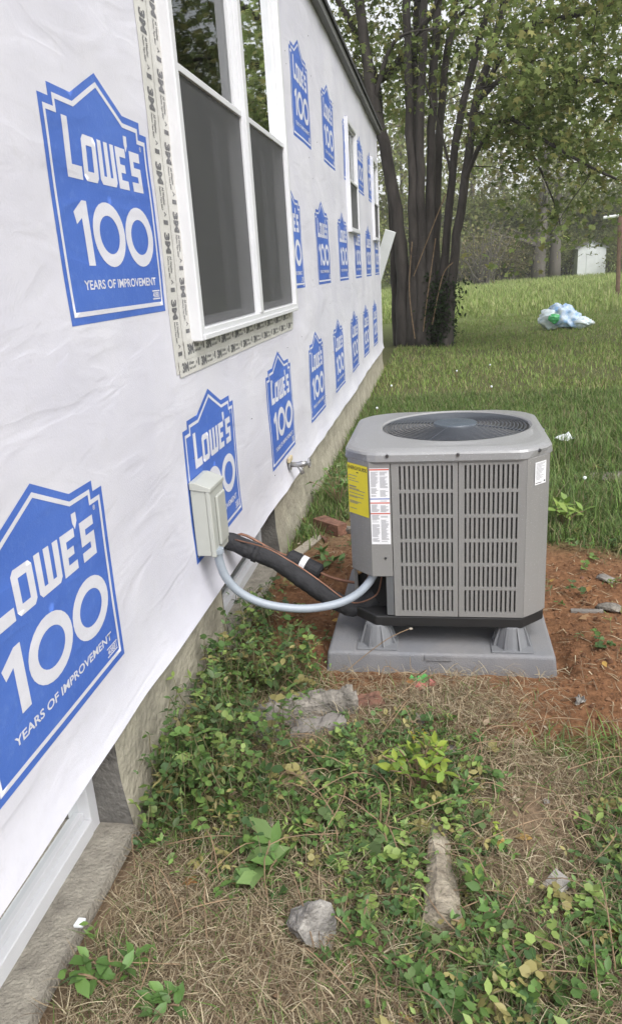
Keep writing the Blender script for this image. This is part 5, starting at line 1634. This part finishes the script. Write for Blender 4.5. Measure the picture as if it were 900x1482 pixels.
cw_ = lambda x, y: np.clip(zones(x, y)['cover'] * 1.3 - .05, 0, 1) * np.clip(2.4 * fbm(x * 6, y * 6, 71) - .55, 0.03, 1) * np.where(x < -.5, .45, 1)
x, y = accept(cw_, 9000, -.885, 1.8, .6, 2.6)
sprigs('ground_cover', x, y, .10, .031, .05, 'trailing green ground cover scattered over the straw and soil', 'ground cover', [LEAF_OVAL, LEAF_OVAL, LEAF_ROUND, LEAF_NARROW], CG * 1.25)
x, y = accept(lambda x, y: np.clip(zones(x, y)['cover'] * 1.4, 0, 1) * np.clip(2 * fbm(x * 5, y * 5, 75) - .3, .05, 1), 1050, -.885, -.5, 1.6, 3.0)
sprigs('foundation_ivy', x, y, .16, .033, .20, 'leafy green creepers climbing the base of the foundation', 'ivy', [LEAF_OVAL, LEAF_OVAL, LEAF_NARROW, LEAF_ROUND], CG)
x, y = accept(lambda x, y: np.clip(zones(x, y)['dirt'] * .35 + zones(x, y)['grass'] * .5, 0, 1), 1500, -.885, 1.6, 2.6, 6.5)
sprigs('lawn_weeds', x, y, .10, .03, .05, 'small broad leaved weeds scattered through lawn and soil', 'weeds', [LEAF_OVAL, LEAF_ROUND, LEAF_NARROW], CG)
# brown leaf bits
x, y = accept(lambda x, y: np.clip(.25 + zones(x, y)['straw'] * .6 + zones(x, y)['cover'] * .4, 0, 1), 3200, -.88, 1.5, .85, 5.0); N = len(x)
V, F, C = scatter(*LEAF_OVAL, np.stack([x, y, hgt(x, y) + .012 + .01 * rng.random(N)], -1), rotmats(N, rng.normal(0, .3, N), None, rng.normal(0, .5, N)), rng.uniform(.006, .022, N), np.array([(.20, .13, .08), (.30, .22, .14), (.14, .09, .06), (.36, .30, .22), (.24, .22, .10)])[rng.integers(0, 5, N)])
tag(raw_mesh('leaf_litter', V, F, 'straw', C), 'small bits of dead leaf mixed into the ground litter', 'leaf litter', kind='stuff')
st = MB()
for _ in range(280):
    bx_, by_ = rng.uniform(-.88, .9), rng.uniform(1.0, 2.5)
    if rng.random() > float(zones(bx_, by_)['cover']) + .12: continue
    if bx_ < -.85 and by_ < 1.7: continue
    a = rng.uniform(0, 6.28); L_ = rng.uniform(.1, .34); b2 = np.array([bx_ + math.cos(a) * L_, by_ + math.sin(a) * L_])
    if b2[0] < -.86 or (PX0 < b2[0] < PX1 and b2[1] > 2.52): continue
    za, zb2 = float(hgt(bx_, by_)) + .01, float(hgt(*b2)) + rng.uniform(.005, .06)
    md = np.array([(bx_ + b2[0]) / 2 + rng.normal(0, .03), (by_ + b2[1]) / 2 + rng.normal(0, .03), max(za, zb2) + rng.uniform(.01, .06)])
    st.tube(smooth_path([(bx_, by_, za), md, (*b2, zb2)], 4), .0016, 4)
tag(st.build('dry_runners', 'twig'), 'thin dry runner stems looping over the ground cover', 'stems', kind='stuff')
# single long dry stalk against the pad
sk = thing('dry_stalk', tuple(G(520, 965)), 'single long dry stalk leaning over the front of the pad', 'stalk')
MB().tube(smooth_path([G(490, 985) + np.array([0, 0, .01]), AT(520, 955, 2.56), AT(560, 925, 2.58), AT(592, 910, 2.60)], 4), .0018, 5).build('stem', 'twig', sk)
lump('seed_head', 'woodtan', AT(594, 910, 2.60), (.008, .006, .005), 4, .2, sk, sub=2)


def leafy_plant(name, label, base, stems, per, size, cols, shape=LEAF_OVAL, h=.12, spread=.08, tilt=.3, cat='plant', group=None):
    z_ = gz(base); t = thing(name, (base[0], base[1], z_), label, cat, group)
    s = MB(); P_ = []
    for _ in range(stems):
        a = rng.uniform(0, 6.28); L_ = spread * rng.uniform(.3, 1)
        e = np.array([base[0] + math.cos(a) * L_, base[1] + math.sin(a) * L_, z_ + h * rng.uniform(.5, 1)])
        P = smooth_path([(base[0], base[1], z_ - .01), (np.array([base[0], base[1], z_]) + e) / 2 + np.array([0, 0, h * .15]), e], 4)
        s.tube(P, .0022, 5)
        for _ in range(per): P_.append(P[rng.integers(len(P) // 2, len(P))] + rng.normal(0, .004, 3))
    s.build('stems', 'twig', t)
    N_ = len(P_)
    V_, F_, C_ = scatter(*shape, np.array(P_), rotmats(N_, rng.normal(tilt, .35, N_), None, rng.normal(0, .3, N_)), rng.uniform(.7, 1.2, N_) * size, np.array(cols)[rng.integers(0, len(cols), N_)] * rng.uniform(.85, 1.15, (N_, 1)))
    K = len(shape[0]); FK = len(shape[1])
    for i in range(N_):      # each large leaf by itself
        raw_mesh('leaf', V_[i * K:(i + 1) * K], np.array(shape[1]), 'cover', C_[i * K:(i + 1) * K], t)
    return t


YG = [(.22, .30, .045), (.27, .34, .05), (.17, .26, .045)]
leafy_plant('seedling', 'bright yellow green seedling with divided leaves before the pad', G(608, 1150), 15, 5, .046, YG + [(.16, .25, .05)], LEAF_OVAL, .17, .12)
leafy_plant('seedling', 'little yellow green seedling beside the bare tan soil', G(714, 1215), 3, 3, .022, YG, LEAF_OVAL, .05, .03)
leafy_plant('seedling', 'small yellow leaved sprig on the straw before the pad', G(602, 1075), 2, 3, .022, [(.5, .42, .06)], LEAF_OVAL, .05, .03)
DG = [(.10, .19, .05), (.13, .23, .06), (.085, .155, .045)]
leafy_plant('dock_plant', 'broad leaved dock plant with large pale green leaves in the creepers', G(385, 1275), 7, 2, .085, DG + [(.17, .26, .09)], LEAF_OVAL, .06, .10, .15)
leafy_plant('broadleaf_weed', 'upright broad leaved weed growing beside the concrete window ledge', G(165, 1440), 6, 4, .05, DG, LEAF_OVAL, .09, .07)
leafy_plant('broadleaf_weed', 'low broad leaved weed in dry grass away from the ledge', G(235, 1465), 6, 4, .045, DG, LEAF_OVAL, .05, .06)
leafy_plant('broadleaf_weed', 'fresh green weed beside the concrete shard', G(690, 1355), 7, 4, .034, DG, LEAF_OVAL, .07, .08)
leafy_plant('broadleaf_weed', 'fresh green weed in the straw below the concrete shard', G(600, 1425), 7, 4, .034, DG, LEAF_OVAL, .06, .08)
leafy_plant('broadleaf_weed', 'wide green weed growing by the corner of the foundation opening', G(235, 1110), 8, 5, .038, DG, LEAF_OVAL, .16, .09)
leafy_plant('broadleaf_weed', 'bushy yellow green weed growing behind the condenser corner', G(815, 765), 8, 5, .075, [(.17, .26, .06), (.22, .30, .07)], LEAF_OVAL, .16, .16)
leafy_plant('broadleaf_weed', 'flat wilted green weed lying by the scrap board', G(475, 815), 6, 3, .07, DG, LEAF_OVAL, .05, .14)
leafy_plant('broadleaf_weed', 'tall weeds growing against the foundation beyond the tap', G(490, 735), 14, 6, .05, DG + [(.16, .2, .08)], LEAF_OVAL, .24, .2)

for px_, py_, lb in [(520, 1175, 'leafy green weed between the cardboard scrap and the bright seedling'), (470, 1215, 'leafy green weed above the grey white stone chunk'), (565, 1245, 'leafy green weed beside the narrow end of the concrete shard'),
                     (665, 1170, 'leafy green weed beside the bare tan soil patch'), (700, 1300, 'leafy green weed between the concrete shard and the square stone chip'), (845, 1335, 'leafy green weed beside the square stone chip'),
                     (870, 1425, 'leafy green weed among the wilted creepers'), (745, 1420, 'leafy green weed on the straw below the bark strip'), (335, 1185, 'leafy green weed between foundation and cardboard scrap'),
                     (320, 1105, 'leafy green weed between foundation and hollow block'), (520, 1375, 'leafy green weed between the stone chunk and concrete shard'), (415, 985, 'leafy green weed behind the hollow block')]:
    leafy_plant('broadleaf_weed', lb, G(px_, py_), 6, 4, float(rng.uniform(.026, .042)), DG + [(.15, .23, .05), (.10, .16, .045)], LEAF_OVAL, float(rng.uniform(.05, .10)), float(rng.uniform(.05, .085)), group='leafy weeds before the pad')
x, y = accept(lambda x, y: np.clip(fbm(x * 2.5, y * 2.5, 91) * 3 - 1.1, 0, 1), 9000, .62, 1.9, 4.3, 7.0)
blades('tall_grass', x, y, .19, .006, .9, GG, 'taller shaggy grass clumps on the lawn side behind the condenser', 'grass')

# dandelion clocks
for px_, py_, lb in [(545, 592, 'white dandelion seed head on a stem beside the foundation'), (710, 560, 'white dandelion seed head in the lawn behind the fan guard'), (660, 535, 'white dandelion seed head in the lawn before the tree'), (566, 556, 'white dandelion seed head near the house corner'), (843, 703, 'white dandelion seed head beside the stepping stone'), (708, 525, 'white dandelion seed head between tree and plastic bag')]:
    q_ = G(px_, py_ + 14); z = gz(q_)
    t = thing('dandelion', (q_[0], q_[1], z), lb, 'flower', 'dandelion seed heads')
    hh_ = .10
    MB().tube([(q_[0], q_[1], z), (q_[0] + .005, q_[1], z + hh_)], .003, 5).build('stem', 'twig', t)
    lump('seed_head', 'paper', (q_[0] + .005, q_[1], z + hh_ + .015), (.013, .013, .013), 3, .1, t, sub=2)

for me in bpy.data.meshes:
    if me.users == 0: bpy.data.meshes.remove(me)

# ------------------------------------------------------------------ damp air
hz = bpy.data.materials.new('damp_air'); hz.use_nodes = True
hn = hz.node_tree; hn.nodes.clear()
pv = hn.nodes.new('ShaderNodeVolumePrincipled'); pv.inputs['Density'].default_value = 0.0016; pv.inputs['Color'].default_value = (.97, .97, .95, 1); pv.inputs['Anisotropy'].default_value = 0.2
ho = hn.nodes.new('ShaderNodeOutputMaterial'); hn.links.new(pv.outputs[0], ho.inputs['Volume'])
MAT['haze'] = hz
haze = MB().box(-230, 230, -60, 330, -1.6, 24).build('haze', 'haze')
tag(haze, 'thin damp haze in the air between house and far wood', 'haze', kind='stuff')
